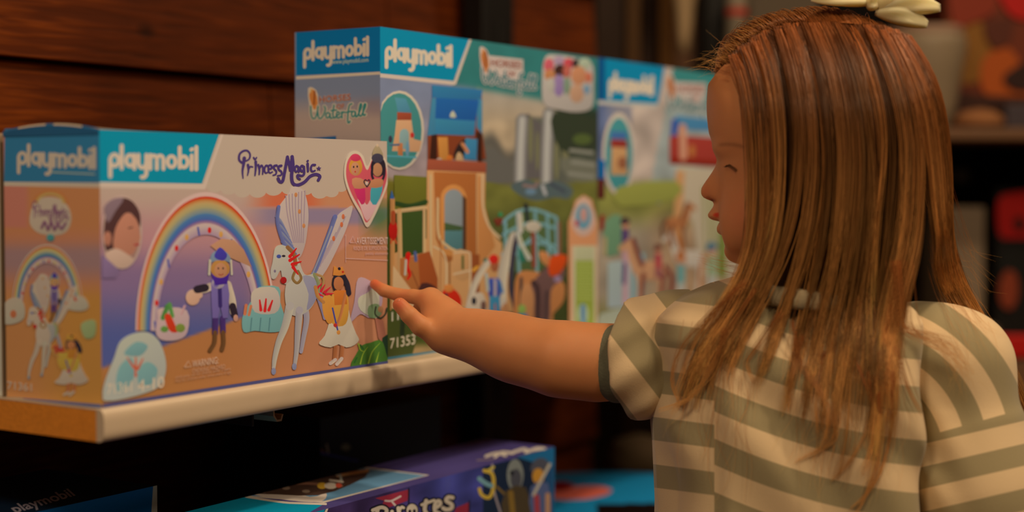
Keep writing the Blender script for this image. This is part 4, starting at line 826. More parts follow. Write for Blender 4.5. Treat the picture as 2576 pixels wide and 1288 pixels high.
# low things right of the pirate box
tq=empty('play_mat',loc(1560,1288,2.0)); tag(tq,'turquoise rounded packet with a pink oval right of the pirate box','packet')
def dome(px0,px1,pytop,pybot,d,dep,m,name,parent,hh=.02,ty=0):
    a=at(px0,pybot,d); b=at(px1,pybot,d); w=(b-a)@RH; h=(at(px0,pytop,d)-a)@ZZ
    V=[];F=[];nx,ny=90,70
    for j in range(ny+1):
        for i in range(nx+1):
            x=i/nx; y=j/ny; V.append(a+RH*w*x+FHz*dep*y+ZZ*(h*(.45+.55*math.sin(math.pi*min(max(.5*(y*1.2)+.12,0),1)))*(.72+.28*math.sin(math.pi*(.12+.76*x)))))
    for j in range(ny):
        for i in range(nx): q=j*(nx+1)+i; F.append((q,q+1,q+nx+2,q+nx+1))
    base=len(V); V+=[a,a+RH*w,a+RH*w+FHz*dep,a+FHz*dep]
    F.append((base,base+3,base+2,base+1)); F.append(tuple([base,base+1]+[nx-i for i in range(nx+1)])); F.append(tuple([base+2,base+3]+[ny*(nx+1)+i for i in range(nx+1)])); F.append(tuple([base+3,base]+[j*(nx+1) for j in range(ny+1)])); F.append(tuple([base+1,base+2]+[(ny-j)*(nx+1)+nx for j in range(ny+1)]))
    return mesh_obj(name,V,F,m,parent,smooth=True)
pk=dome(1340,1780,1275,1345,2.05,.28,CARD,'packet',tq)
zc=float(at(1340,1345,2.05)[2])-.001
V_,F_=farbox(1345,1300,1700,1345,2.075,.22,PZ-.3015); 
for k_ in range(4,8): V_[k_]=V_[k_].copy(); V_[k_][2]=zc
o=mesh_obj('carton',V_,F_,mat('black_carton',(14,12,13),rough=.6),bevel=.002); tag(o,'black carton under the turquoise packet on the lower shelf','carton')
def pkc(p):
    x,y,_=proj(p)
    c=(20,150,225)
    if ((x-1455+(y-1240)*1.5)/78)**2+((y-1240)/18)**2<1: c=(235,120,110)
    if ((x-1408)/34)**2+((y-1222)/12)**2<1: c=(150,20,35)
    if y>1268-(x-1500)*.02 and x>1500: c=(14,8,10)
    return tuple(np.clip(lin(c),0,1))+(1.,)
ca_=pk.data.color_attributes.new('Col','FLOAT_COLOR','POINT')
for v_ in pk.data.vertices: ca_.data[v_.index].color=pkc(v_.co)
o=far('lower_shelf_lip',1540,1192,1900,1222,2.6,.13,mat('orange_lip',(225,60,20),rough=.5)); tag(o,'orange-red shelf lip behind the turquoise packet, left of the striped shirt','shelf lip')
o=mesh_obj('grey_bundle',*lathe([(10*s3,0),(66*s3,6*s3),(72*s3,40*s3),(55*s3,70*s3),(12*s3,84*s3)],at(1608,1191,2.64)),mat('grey_brown_cloth',(92,76,55),rough=.9),smooth=True); tag(o,'grey-brown bundle on the orange-edged shelf beside the striped shirt','bundle')
# ------------------------------------------------------------------ implicit surfaces -> one continuous mesh
def cones(specs):
    """specs: list of (p,r) chains -> list of segment primitives"""
    out=[]
    for ch in specs:
        for (a,ra),(b,rb) in zip(ch[:-1],ch[1:]): out.append((np.array(a),np.array(b),ra,rb))
    return out
def seg_d(P,s):
    a,b,ra,rb=s; ba=b-a; h=np.clip(((P-a)@ba)/(ba@ba+1e-12),0,1)
    return np.linalg.norm(P-a-h[:,None]*ba,axis=1)-(ra+(rb-ra)*h)
def smin(a,b,k):
    h=np.clip(.5+.5*(b-a)/k,0,1); return b+(a-b)*h-k*h*(1-h)
def polygonize(f,lo,hi,vox,pad=0.006,B=16):
    lo=np.array(lo); hi=np.array(hi); nb=np.ceil((hi-lo)/(vox*B)).astype(int)
    g=np.stack(np.meshgrid(*[np.arange(n) for n in nb],indexing='ij'),-1).reshape(-1,3)
    cen=lo+(g+.5)*vox*B; d=f(cen); act=g[np.abs(d)<vox*B*.87*1.45+pad]
    ax=np.arange(B+2); L=np.stack(np.meshgrid(ax,ax,ax,indexing='ij'),-1).reshape(-1,3)
    KV=[];PV=[];Q=[]
    M=1<<20
    key=lambda c:(c[:,0]*M+c[:,1])*M+c[:,2]
    for blk in act:
        base=blk*B; s=f(lo+(base+L)*vox).reshape(B+2,B+2,B+2)
        neg=s<0
        if neg.all() or not neg.any(): continue
        C=s[:B+1,:B+1,:B+1]; n=B
        acc=np.zeros((n,n,n,3)); cnt=np.zeros((n,n,n))
        for axis in range(3):
            o=[1 if i==axis else 0 for i in range(3)]
            for da in (0,1):
                for db in (0,1):
                    off=[0,0,0]; oth=[i for i in range(3) if i!=axis]; off[oth[0]]=da; off[oth[1]]=db
                    a=s[off[0]:off[0]+n,off[1]:off[1]+n,off[2]:off[2]+n]; b=s[off[0]+o[0]:off[0]+o[0]+n,off[1]+o[1]:off[1]+o[1]+n,off[2]+o[2]:off[2]+o[2]+n]
                    c=(a<0)!=(b<0); t=np.where(c,a/(a-b+1e-20),0); e=np.zeros((n,n,n,3)); e[...]=off; e[...,axis]+=t
                    acc+=e*c[...,None]; cnt+=c
        ii=np.argwhere(cnt>0); 
        if not len(ii): continue
        pv=acc[ii[:,0],ii[:,1],ii[:,2]]/cnt[ii[:,0],ii[:,1],ii[:,2]][:,None]
        KV.append(key(ii+base+1)); PV.append(lo+(ii+base+pv)*vox)
        for axis in range(3):
            o=[1 if i==axis else 0 for i in range(3)]
            a=neg[:n,:n,:n]; b=neg[o[0]:o[0]+n,o[1]:o[1]+n,o[2]:o[2]+n]
            c=np.argwhere(a!=b)
            if not len(c): continue
            fl=a[c[:,0],c[:,1],c[:,2]]; g0=c+base+1; oth=[(axis+1)%3,(axis+2)%3]
            e1=np.zeros(3,int); e1[oth[0]]=1; e2=np.zeros(3,int); e2[oth[1]]=1
            q=np.stack([key(g0-e1-e2),key(g0-e2),key(g0),key(g0-e1)],1); q[~fl]=q[~fl][:,::-1]
            Q.append(q)
    K=np.concatenate(KV);P=np.concatenate(PV);Q=np.concatenate(Q)
    o=np.argsort(K);K=K[o];P=P[o]; idx=np.searchsorted(K,Q); idx=np.clip(idx,0,len(K)-1); ok=(K[idx]==Q).all(1)
    return P,idx[ok]
def fast_mesh(name,P,Q,m,parent,attrs=None,smooth=True,cols=None):
    me=bpy.data.meshes.new(name); n=len(Q); k=Q.shape[1]
    me.vertices.add(len(P)); me.vertices.foreach_set('co',np.asarray(P,np.float32).ravel())
    me.loops.add(n*k); me.loops.foreach_set('vertex_index',Q.astype(np.int32).ravel())
    me.polygons.add(n); me.polygons.foreach_set('loop_start',np.arange(0,n*k,k,dtype=np.int32)); 
    me.update(calc_edges=True); me.validate()
    if smooth: me.shade_smooth()
    me.materials.append(m)
    for a,v in (attrs or {}).items():
        at_=me.attributes.new(a,'FLOAT','POINT'); at_.data.foreach_set('value',np.asarray(v,np.float32))
    if cols is not None:
        c=np.ones((len(P),4),np.float32); c[:,:3]=cols; ca=me.color_attributes.new('Col','FLOAT_COLOR','POINT'); ca.data.foreach_set('color',c.ravel())
    o=bpy.data.objects.new(name,me); COL.objects.link(o)
    if parent: o.parent=parent; o.matrix_parent_inverse=Matrix.Translation(-parent.location)
    return o
def projv(P):
    d=P-CAM; z=d@CF; return 1288+FPX*(d@CR)/z,644-FPX*(d@CU)/z,z
def bodysdf(segs,k):
    C=[((a+b)/2,np.linalg.norm(b-a)/2+max(ra,rb)) for a,b,ra,rb in segs]
    def f(P):
        c=P.mean(0); R=np.linalg.norm(P-c,axis=1).max(); d=None
        dist=[np.linalg.norm(c-m)-r-R for m,r in C]
        if min(dist)>.10: return np.full(len(P),min(dist))
        for s,dd in zip(segs,dist):
            if dd>.10: continue
            v=seg_d(P,s); d=v if d is None else smin(d,v,k)
        return d
    return f
# ------------------------------------------------------------------ head, given by its profile
SID=-ray(1905,400); SID/=np.linalg.norm(SID)
HUP=CU-SID*(CU@SID); HUP/=np.linalg.norm(HUP); HFW=np.cross(SID,HUP)   # HFW = direction the face points (picture left)
if HFW@CR>0: HFW=-HFW
HO=at(2010,400,1.405)
def sag(px,py,s=0.):
    """point on the head's middle plane seen at (px,py), moved s metres towards the near side"""
    r=ray(px,py); t=((HO-CAM)@SID)/(r@SID); p=CAM+r*t; return p+SID*s
def hl(p): v=np.asarray(p)-HO; return np.array([v@HFW,v@HUP])
PROFILE=[(1783,212),(1779,245),(1778.5,277),(1780,305),(1784,335),(1791,355),(1798,372),(1803,390),(1804,402),(1800,418),(1793,432),(1784,447),(1776,460),(1770.5,472),(1771,483),(1777,493),(1787,499),(1797,504),(1800,512),(1796,521),(1792,530),(1793,538),(1799,545),(1809,552),(1815,557),(1812,563),(1810,572),(1812,580),(1818,587),(1824,593),(1826,602),(1824,614),(1824,627),(1828,638),(1837,650),(1852,659),(1880,668)]
BASE=[(1783,212),(1779,245),(1778.5,277),(1780,305),(1784,335),(1791,355),(1799,378),(1805,400),(1808,440),(1809,480),(1811,520),(1815,550),(1822,580),(1827,602),(1825,614),(1824,627),(1828,638),(1837,650),(1852,659),(1880,668)]
REST=[(1940,690),(2030,680),(2120,640),(2200,575),(2262,470),(2290,360),(2284,260),(2240,170),(2170,110),(2080,76),(1990,74),(1910,100),(1850,140),(1808,178)]
def polar(pts):
    q=np.array([hl(sag(*p)) for p in pts]); a=np.arctan2(q[:,1],q[:,0]); a=np.where(a<0,a+2*np.pi,a); return a,np.hypot(q[:,0],q[:,1])
def table(pts):
    a,r=polar(pts); o=np.argsort(a); a,r=a[o],r[o]; g=np.linspace(0,2*np.pi,721)
    t=np.interp(g,np.concatenate([a-2*np.pi,a,a+2*np.pi]),np.tile(r,3)); return t
def gsm(t,w):
    k=np.exp(-.5*(np.arange(-3*w,3*w+1)/w)**2); k/=k.sum(); return np.convolve(np.tile(t,3),k,'same')[721:1442]
TB=gsm(table(BASE+REST),7); TPf=gsm(table(PROFILE+REST),1.2); 
GA=np.linspace(0,2*np.pi,721)
UY=[hl(sag(1850,y))[1] for y in (690,650,600,540,480,420,300,200,100,60)]; UW=[.026,.038,.049,.057,.063,.0665,.0715,.0715,.062,.055]
o_=np.argsort(UY); UY=np.array(UY)[o_]; UW=np.array(UW)[o_]
def ang(py,px=1800): q=hl(sag(px,py)); a=math.atan2(q[1],q[0]); return a+2*math.pi if a<0 else a
def head_f(P):
    v=P-HO; x=v@HFW; z=v@HUP; s=v@SID
    a=np.arctan2(z,x); a=np.where(a<0,a+2*np.pi,a); rho=np.hypot(x,z)
    R=np.interp(a,GA,TB); Rp=np.interp(a,GA,TPf)
    yy=np.interp(a,[ang(680),ang(600),ang(560),ang(515),ang(490),ang(470),ang(430),ang(395)],[.02,.022,.019,.0145,.0115,.0115,.0080,.011])
    bump=(Rp-R)*np.exp(-(s/yy)**2)
    W=np.interp(z,UY,UW)
    # the lower face narrows towards the chin in front
    ex=2.35
    q=(np.abs(rho/(R))**ex+np.abs(s/W)**ex)**(1/ex)
    f=(q-1)*np.minimum(R,W)*.92 - bump*.92*np.clip(1.5-(1-q)*0,0,1.0)
    return f
def ball(P,c,r,sq=(1,1,1)):
    v=P-c; return (np.sqrt((v@HFW/sq[0])**2+(v@HUP/sq[1])**2+(v@SID/sq[2])**2)-r)*min(sq)
def head_all(P):
    f=head_f(P)
    f=smin(f,ball(P,sag(1893,560,.030),.024,(1,1.1,1)),.02)            # cheek
    f=smin(f,ball(P,sag(1893,560,-.030),.024,(1,1.1,1)),.02)
    for sd in (1,-1):
        f=smin(f,ball(P,sag(1814,487,.0085*sd),.0070,(1.25,1.0,.8)),.003)   # wings of the nose
        f=-smin(-f,-(-ball(P,sag(1853,418,.036*sd),.0135,(1.0,.9,1))) if False else -f,.001) if False else f
        
        f=smin(f,ball(P,sag(1866,414,.0285*sd),.0125,(1,1,1)),.006)              # closed lid over the eyeball
        f=smin(f,ball(P,sag(1838,374,.020*sd),.010,(1.0,.5,1.3)),.010)           # brow ridge
        f=-smin(-f,ball(P,sag(1788,503,.0048*sd),.0023,(1.4,1,1)),.0012)         # nostril
        # ear
        f=smin(f,ball(P,sag(2040,430,.070*sd),.022,(.75,1.25,.35)),.004)
    f=-smin(-f,ball(P,sag(1812,557,0),.0022,(3.2,.8,5.5)),.0015)                  # parted lips
    f=smin(f,ball(P,sag(1830,573,.003),.0062,(1.5,.95,1.9)),.003)                 # lower lip
    f=smin(f,ball(P,sag(1812,541,.003),.0062,(1.7,.75,1.9)),.003)                 # upper lip
    return f
# ------------------------------------------------------------------ body chain
def jt(px,py,d,r): return (at(px,py,d),r*d/FPX)
neckc=[(sag(2010,600),.040),(sag(2015,700),.036),(sag(2035,800),.040)]
ARM=[jt(1710,880,1.46,74),jt(1610,908,1.445,80),jt(1500,912,1.44,84.5),jt(1400,902,1.44,82),jt(1300,879,1.455,72),jt(1250,862,1.465,62),jt(1195,845,1.475,50),jt(1160,838,1.482,44)]
TORSO=[[jt(2035,1000,1.415,190),jt(2010,1500,1.415,180),jt(2010,1800,1.415,195)],[jt(1760,885,1.42,95),jt(2035,900,1.41,120),jt(2330,930,1.40,90)]]
LARM=[jt(2380,915,1.39,86),jt(2450,1150,1.38,76),jt(2500,1420,1.36,66),jt(2440,1640,1.29,58),jt(2370,1800,1.26,45)]
LEGS=[[jt(1910,1850,1.42,160),jt(1890,2550,1.42,105),jt(1890,3190,1.43,62),jt(1880,3260,1.40,62)],[jt(2130,1850,1.42,160),jt(2150,2550,1.42,105),jt(2160,3190,1.43,62),jt(2150,3260,1.40,62)]]
IDX=[jt(1098,775,1.500,26),jt(1074,752,1.508,22),jt(1040,746,1.515,18),jt(1003,742,1.522,16.5),jt(966,731,1.527,15.5),(at(943,715,1.5315),13*1.53/FPX)]
THB=[jt(1128,842,1.480,36),jt(1092,838,1.478,30),jt(1058,820,1.474,25),jt(1030,793,1.473,21.5),jt(1006,767,1.475,18.5)]
MID=[jt(1110,780,1.508,26),jt(1083,748,1.517,24),jt(1058,775,1.528,18),jt(1068,802,1.530,17),jt(1090,806,1.524,15)]
RNG=[jt(1120,790,1.518,24),jt(1098,765,1.530,21),jt(1075,792,1.538,17),jt(1085,815,1.538,16),jt(1104,815,1.532,14)]
LIT=[jt(1130,802,1.524,22),jt(1112,785,1.540,18),jt(1092,808,1.546,15),jt(1102,826,1.544,14),jt(1116,824,1.538,12)]
PALM=[[jt(1160,838,1.482,43),jt(1110,790,1.500,34),jt(1082,758,1.508,26)],[jt(1160,838,1.486,42),jt(1115,800,1.512,36),jt(1090,760,1.520,25)],[jt(1160,838,1.490,40),jt(1125,812,1.518,34),jt(1105,785,1.530,24)],[jt(1160,845,1.480,40),jt(1115,842,1.482,36),jt(1092,820,1.492,30)]]
LH=[[jt(2370,1800,1.26,44),jt(2340,1880,1.25,48)]]+[[jt(2340-10+i*16,1880,1.25-.006*i,22),jt(2315+i*17,1965+(4 if i in(1,2) else -6),1.24-.006*i,17),jt(2312+i*17,2030+(8 if i in(1,2) else -8),1.25-.006*i,14)] for i in range(4)]+[[jt(2330,1850,1.24,26),jt(2290,1910,1.23,19),jt(2285,1960,1.23,16)]]
core=bodysdf(cones([neckc,ARM,LARM]+TORSO+LEGS),.022)
handb=bodysdf(cones(PALM+[ARM[-2:]]),.014)
fing=[bodysdf(cones([c]),.002) for c in (IDX,MID,RNG,LIT,THB)]
lhand=bodysdf(cones(LH),.006)
HC=at(1080,800,1.5); LHC=at(2330,1900,1.25); HDC=sag(2030,380)
def body_f(P):
    c=P.mean(0); d=core(P)
    rad=np.linalg.norm(P-c,axis=1).max()
    if np.linalg.norm(c-HDC)-rad<.16 or len(P)<3000 or True:
        if np.linalg.norm(P-HDC,axis=1).min()<.20: d=smin(d,head_all(P),.012)
    if np.linalg.norm(P-HC,axis=1).min()<.12:
        h=handb(P)
        for i,g in enumerate(fing): h=smin(h,g(P),(.0045,.004,.004,.004,.0032)[i])
        d=smin(d,h,.008)
    if np.linalg.norm(P-LHC,axis=1).min()<.12: d=smin(d,lhand(P),.005)
    return d
girl=empty('person',(float(at(2020,1288,1.42)[0]),float(at(2020,1288,1.42)[1]),FLOOR))
tag(girl,'child with long light brown hair in striped shirt pointing at the rainbow toy box','person')
allp=np.array([p for ch in [neckc,ARM,LARM,IDX,THB,LIT]+TORSO+LEGS+LH for p,_ in ch]+[sag(1760,300),sag(2300,60),sag(2300,60,.09),sag(2300,60,-.09)])
def block_eval(f):
    # single points of the coarse pass are evaluated in small local groups so that distant parts can be skipped safely
    def g(P):
        if len(P)<=6000: return f(P)
        return f(P)
    return g
def coarse(P):
    d=None
    for s in cones([neckc,ARM,LARM,IDX,THB,LIT,MID,RNG]+TORSO+LEGS+PALM+LH):
        v=seg_d(P,s); d=v if d is None else np.minimum(d,v)
    return np.minimum(d,np.abs(np.linalg.norm(P-HDC,axis=1)-.085)-.055)
class F2:
    def __init__(s,c,f): s.c=c; s.f=f; s.first=True
    def __call__(s,P):
        if s.first: s.first=False; return s.c(P)
        return s.f(P)
VOX=.0017
P,Q=polygonize(F2(coarse,body_f),allp.min(0)-.09,allp.max(0)+.09,VOX,pad=.022)
# skin colours: lips, brow, cheeks, hair-covered scalp, nails
def skin_cols(P):
    base=lin((214,146,98)); C=np.tile(base,(len(P),1)); px,py,_=projv(P)
    v=P-HO; s=v@SID; hd=np.linalg.norm(P-HDC,axis=1)<.16
    def blend(w,c): 
        nonlocal C; w=np.clip(w,0,1)[:,None]; C=C*(1-w)+lin(c)*w
    blend(hd*.45*np.exp(-((px-1885)/60)**2-((py-540)/60)**2),(214,120,92))
    for (x,y,rx,ry) in ((1806,541,15,7.5),(1828,573,19,11.5)): blend(hd*(np.abs(s)<.021)*np.clip(1.6-1.6*(((px-x)/rx)**2+((py-y)/ry)**2),0,1)*.9,(214,50,30))
    blend(hd*np.clip(1.8-1.8*(((px-1824)/17)**2+((py-560)/6)**2),0,1)*(np.abs(s)<.02),(110,24,18))
    by=363-.0*(px-1800)+((px-1830)/32)**2*4
    blend(hd*.5*np.exp(-((py-by)/5.5)**2)*np.clip((px-1800)/14,0,1)*np.clip((1885-px)/20,0,1),(120,70,42))
    blend(hd*np.exp(-((px-1791)/6.5)**2-((py-504)/3.5)**2)*.85,(110,50,36))
    blend(hd*.35*np.exp(-((px-1776)/10)**2-((py-480)/14)**2),(222,120,90))
    # scalp under the hair
    scal=hd*((px>1905)*(py<640)*1.0+(py<170+.55*np.clip(px-1790,0,80)*-.4)*1.0)
    blend(scal,(70,38,20))
    for (x,y,r) in ((945,712,17),(1003,764,19)): blend(.65*np.exp(-((px-x)/r)**2-((py-y)/r)**2)*(px<1040),(216,88,62))
    for (x,y) in ((1060,745),(1018,738),(1045,800)): blend(.25*np.exp(-((px-x)/12)**2-((py-y)/10)**2),(215,115,85))
    return np.clip(C,0,1)
SKIN=mat('skin',attr='Col',rough=.5,spec=.35,sss=.35,sssr=(.010,.0035,.0018),bump=.06,bscale=700,noise_amt=.05,nscale=60)
BODY=fast_mesh('body',P,Q,SKIN,girl,cols=skin_cols(P))
# thumb and finger nails
def nail(c,u,n_,w,l):
    u=u/np.linalg.norm(u); n_=n_-u*(n_@u); n_/=np.linalg.norm(n_); t=np.cross(u,n_); V=[];F=[]
    for i in range(7):
        for j in range(7):
            a=(i/6-.5)*2; b=(j/6-.5)*2; V.append(c+t*w*a*math.sqrt(max(0,1-.45*b*b))+u*l*b-n_*(w*.55*a*a))
    for i in range(6):
        for j in range(6): q=i*7+j; F.append((q,q+1,q+8,q+7))
    return V,F
NM=mat('nail',(206,122,90),rough=.3,spec=.5)
tc=THB[-1][0]; nv=(at(1012,752,1.46)-tc); nv/=np.linalg.norm(nv); r_=THB[-1][1]
mesh_obj('nail',*nail(tc+nv*r_*.93+(THB[-2][0]-THB[-1][0])*.10,THB[-1][0]-THB[-2][0],nv,.0044,.0048),NM,BODY,smooth=True)
# eyelashes
lv=[];
for (t,x,y,sd) in [(i/22,1830+27*i/22,411,1) for i in range(23)]:
    yb=413+ (2 if t<.2 else 0)+ 15*max(0,t-.25)**1.3*1.3
    b=sag(x,yb,.0)
    # lift onto the lid surface
    for _ in range(14):
        dd=body_f(b[None]+0)[0]
        if dd>-.0001: break
        b=b+SID*max(.001,-dd)
    s0=b-SID*.0003; e=b+HFW*(.0030-.001*t)+SID*.0012-HUP*(.0014+.0008*t); m_=(s0+e)/2-HUP*.0010+HFW*.0006
    lv.append(tube([s0,m_,e],[.00022,.00016,.00008],4))
mesh_obj('eyelashes',*join(lv),mat('lash_brown',(46,28,18),rough=.6),BODY,smooth=True)
# ------------------------------------------------------------------ shirt
BX=RH; BZc=ZZ; BYc=FHz
TO=at(2000,1050,1.415)
TAB=[ # py, left px, right px, half depth (m)
 (700,1860,2190,.038),(720,1790,2215,.048),(745,1735,2250,.054),(775,1685,2270,.060),(800,1655,2280,.066),(850,1638,2282,.073),(930,1635,2284,.080),(1030,1643,2281,.084),(1150,1653,2281,.086),(1288,1660,2283,.088),(1500,1655,2300,.086),(1800,1640,2320,.090)]
def lx(px,py): return (at(px,py,1.40)-TO)@BX
zt=np.array([(at(1950,p[0],1.40)-TO)@ZZ for p in TAB]); xl=np.array([lx(p[1],p[0]) for p in TAB]); xr=np.array([lx(p[2],p[0]) for p in TAB]); hd_=np.array([p[3] for p in TAB])
o_=np.argsort(zt); zt,xl,xr,hd_=zt[o_],xl[o_],xr[o_],hd_[o_]
XF=lx(1797,1050)
def shirt_body(P):
    v=P-TO; x=v@BX; y=v@BYc; z=v@ZZ
    l=np.interp(z,zt,xl); r=np.interp(z,zt,xr); b=np.interp(z,zt,hd_); a=(r-l)/2; c=(r+l)/2
    # torso is turned a little: near side swings towards the camera at picture right
    yc=np.where(x<c,-.010,-.040)*(x-c)/.12
    p=3.6
    q=(np.abs((x-c)/a)**p+np.abs((y-yc)/b)**p)**(1/p)
    f=(q-1)*np.minimum(a,b)*.8
    # folds
    near=np.clip(-y/.03,0,1)
    f+=near*(.0065*(1/(1+np.exp((x-XF)/.0026)))*np.clip((.075-z)/.04,0,1))
    f-=near*.0022*np.sin(z*60+x*38+1.3*np.sin(x*25))*np.exp(-((x+.06)/.08)**2)
    f-=near*.0018*np.sin((x*.9+z*.5)*95+np.sin(z*30))
    f-=near*.0035*np.exp(-((x-.02-(.0-z)*.25)/.012)**2)*np.clip(-z/.05,0,1)*.6
    f=np.maximum(f,(z-zt[-1])*.9); f=np.maximum(f,-(z-zt[0]))
    return f
def st_body(P):
    px,py,_=projv(P)
    L=(py-811-.13*(px-1640))/119.
    g=.4563*(px-1797)-.000366*(px-1797)**2
    Rr=(py-970-g)/134.
    return {'st':L,'st2':Rr,'seam':(px-1797)/100.}
SHIRT=bpy.data.materials.new('striped_jersey'); SHIRT.use_nodes=True; nt=SHIRT.node_tree; b_=nt.nodes['Principled BSDF']; b_.inputs['Roughness'].default_value=.85; b_.inputs['Specular IOR Level'].default_value=.2; b_.inputs['Sheen Weight'].default_value=.25
a_=nt.nodes.new('ShaderNodeAttribute'); a_.attribute_name='st'
a2_=nt.nodes.new('ShaderNodeAttribute'); a2_.attribute_name='st2'; a3_=nt.nodes.new('ShaderNodeAttribute'); a3_.attribute_name='seam'
gt_=nt.nodes.new('ShaderNodeMath'); gt_.operation='GREATER_THAN'; gt_.inputs[1].default_value=0; nt.links.new(a3_.outputs['Fac'],gt_.inputs[0])
mx_=nt.nodes.new('ShaderNodeMix'); nt.links.new(gt_.outputs[0],mx_.inputs[0]); nt.links.new(a_.outputs['Fac'],mx_.inputs[2]); nt.links.new(a2_.outputs['Fac'],mx_.inputs[3])
fr=nt.nodes.new('ShaderNodeMath'); fr.operation='FRACT'; nt.links.new(mx_.outputs[0],fr.inputs[0])
cr=nt.nodes.new('ShaderNodeValToRGB'); e=cr.color_ramp.elements; e[0].position=0; e[0].color=(*lin((168,156,122)),1); e[1].position=.5; e[1].color=(*lin((238,212,172)),1); cr.color_ramp.interpolation='LINEAR'
e[0].position=.478; e[1].position=.492; e2=cr.color_ramp.elements.new(.986); e2.color=(*lin((238,212,172)),1); e3=cr.color_ramp.elements.new(1.0); e3.color=(*lin((168,156,122)),1)
nt.links.new(fr.outputs[0],cr.inputs[0]); nt.links.new(cr.outputs[0],b_.inputs['Base Color'])
tcn=nt.nodes.new('ShaderNodeTexCoord'); nz=nt.nodes.new('ShaderNodeTexNoise'); nz.inputs['Scale'].default_value=900; nt.links.new(tcn.outputs['Object'],nz.inputs['Vector']); bp=nt.nodes.new('ShaderNodeBump'); bp.inputs['Strength'].default_value=.35; bp.inputs['Distance'].default_value=.0006; nt.links.new(nz.outputs['Fac'],bp.inputs['Height']); nt.links.new(bp.outputs[0],b_.inputs['Normal'])
lo=TO+np.array([0,0,0]); ext=.26
Ps,Qs=polygonize(shirt_body,TO-np.array([.22,.22,.31]),TO+np.array([.22,.22,.16]),.0024,pad=.02)
fast_mesh('shirt_body',Ps,Qs,SHIRT,girl,st_body(Ps))
# right sleeve (picture left), puffed around the raised arm
SL1=cones([[jt(1735,865,1.465,108),jt(1668,878,1.46,108),jt(1628,895,1.447,104),jt(1592,905,1.433,97),jt(1572,912,1.425,90)],[jt(1725,840,1.46,90),jt(1612,832,1.435,66)],[jt(1700,925,1.46,96),jt(1634,950,1.438,80)]])
s1f=bodysdf(SL1,.032)
def sleeve1(P):
    f=s1f(P); px,py,_=projv(P)
    f=f-.0024*np.sin((px*.55+py*.8)/15.)*np.clip((1700-px)/60,0,1)
    cutn=(at(1500,912,1.43)-at(1600,910,1.41)); cutn/=np.linalg.norm(cutn); f=np.maximum(f,(P-at(1580,915,1.43))@cutn)
    return f
c1=at(1650,900,1.40)
Pv,Qv=polygonize(sleeve1,c1-.13,c1+.13,.0022,pad=.02)
px,py,_=projv(Pv); SLV=fast_mesh('sleeve',Pv,Qv,SHIRT,girl,{'st':((py-775)-1.3*(px-1577))/250.,'st2':px*0,'seam':px*0-1})
def torus(name,c,ax,R,r,ell_,m,squash=1.0,n=40,k=12,up=None,parent=None):
    ax=ax/np.linalg.norm(ax); u=np.cross(ax,ZZ); u/=np.linalg.norm(u); w=np.cross(ax,u); V=[];F=[]
    for i in range(n):
        a=2*math.pi*i/n; rad=u*math.cos(a)+w*math.sin(a)
        for j in range(k):
            b=2*math.pi*j/k; V.append(c+rad*(R+r*math.cos(b)*ell_)+ax*(r*math.sin(b)*squash))
    for i in range(n):
        for j in range(k): F.append((i*k+j,((i+1)%n)*k+j,((i+1)%n)*k+(j+1)%k,i*k+(j+1)%k))
    return mesh_obj(name,V,F,m,parent or girl,smooth=True)
RIB=mat('ribbed_cuff',(112,114,96),rough=.9,bump=.5,bscale=400)
axx=at(1500,912,1.43)-at(1600,910,1.41)+ (at(1500,900,1.43)-at(1500,930,1.43))*-.6
torus('cuff',at(1562,914,1.432),axx,90*1.432/FPX,.0034,1.0,RIB,squash=4.4,parent=SLV)
# left sleeve (picture right), hanging
SL2=cones([[jt(2360,900,1.395,112),jt(2405,930,1.392,118),jt(2432,1090,1.385,118),jt(2462,1240,1.375,130),jt(2490,1400,1.37,138)],[jt(2290,865,1.40,98),jt(2400,905,1.395,110)]])
s2f=bodysdf(SL2,.03)
def sleeve2(P):
    f=s2f(P); px,py,_=projv(P)
    # drop-shoulder seam and a few creases running from the armpit
    sl=py-(1100-.28*(px-2320))
    f=f-.0026/(1+np.exp(-sl/9.))
    f-=.0022*np.sin(((px-2290)*.8-(py-1000)*.55)/17.)*np.exp(-((px-2330)/90)**2)*np.clip((py-900)/100,0,1)
    f=np.maximum(f,(py-1560)*.00034)
    return f
c2=at(2420,1150,1.34)
Pv,Qv=polygonize(sleeve2,c2-np.array([.15,.15,.20]),c2+np.array([.15,.15,.16]),.0024,pad=.025)
px,py,_=projv(Pv); sl=py-(1100-.28*(px-2320)); R_=np.hypot(px-2150,py-1153)
fast_mesh('sleeve',Pv,Qv,SHIRT,girl,{'st':(R_-311)/113+.25,'st2':(py+.23*(px-2319)-1176)/113.,'seam':sl/100.})
torus('collar',(at(2020,738,1.40)),at(2030,650,1.395)-at(2012,800,1.40),.060,.0055,1,mat('collar_rib',(176,160,130),rough=.9,bump=.5,bscale=400),squash=1.7)
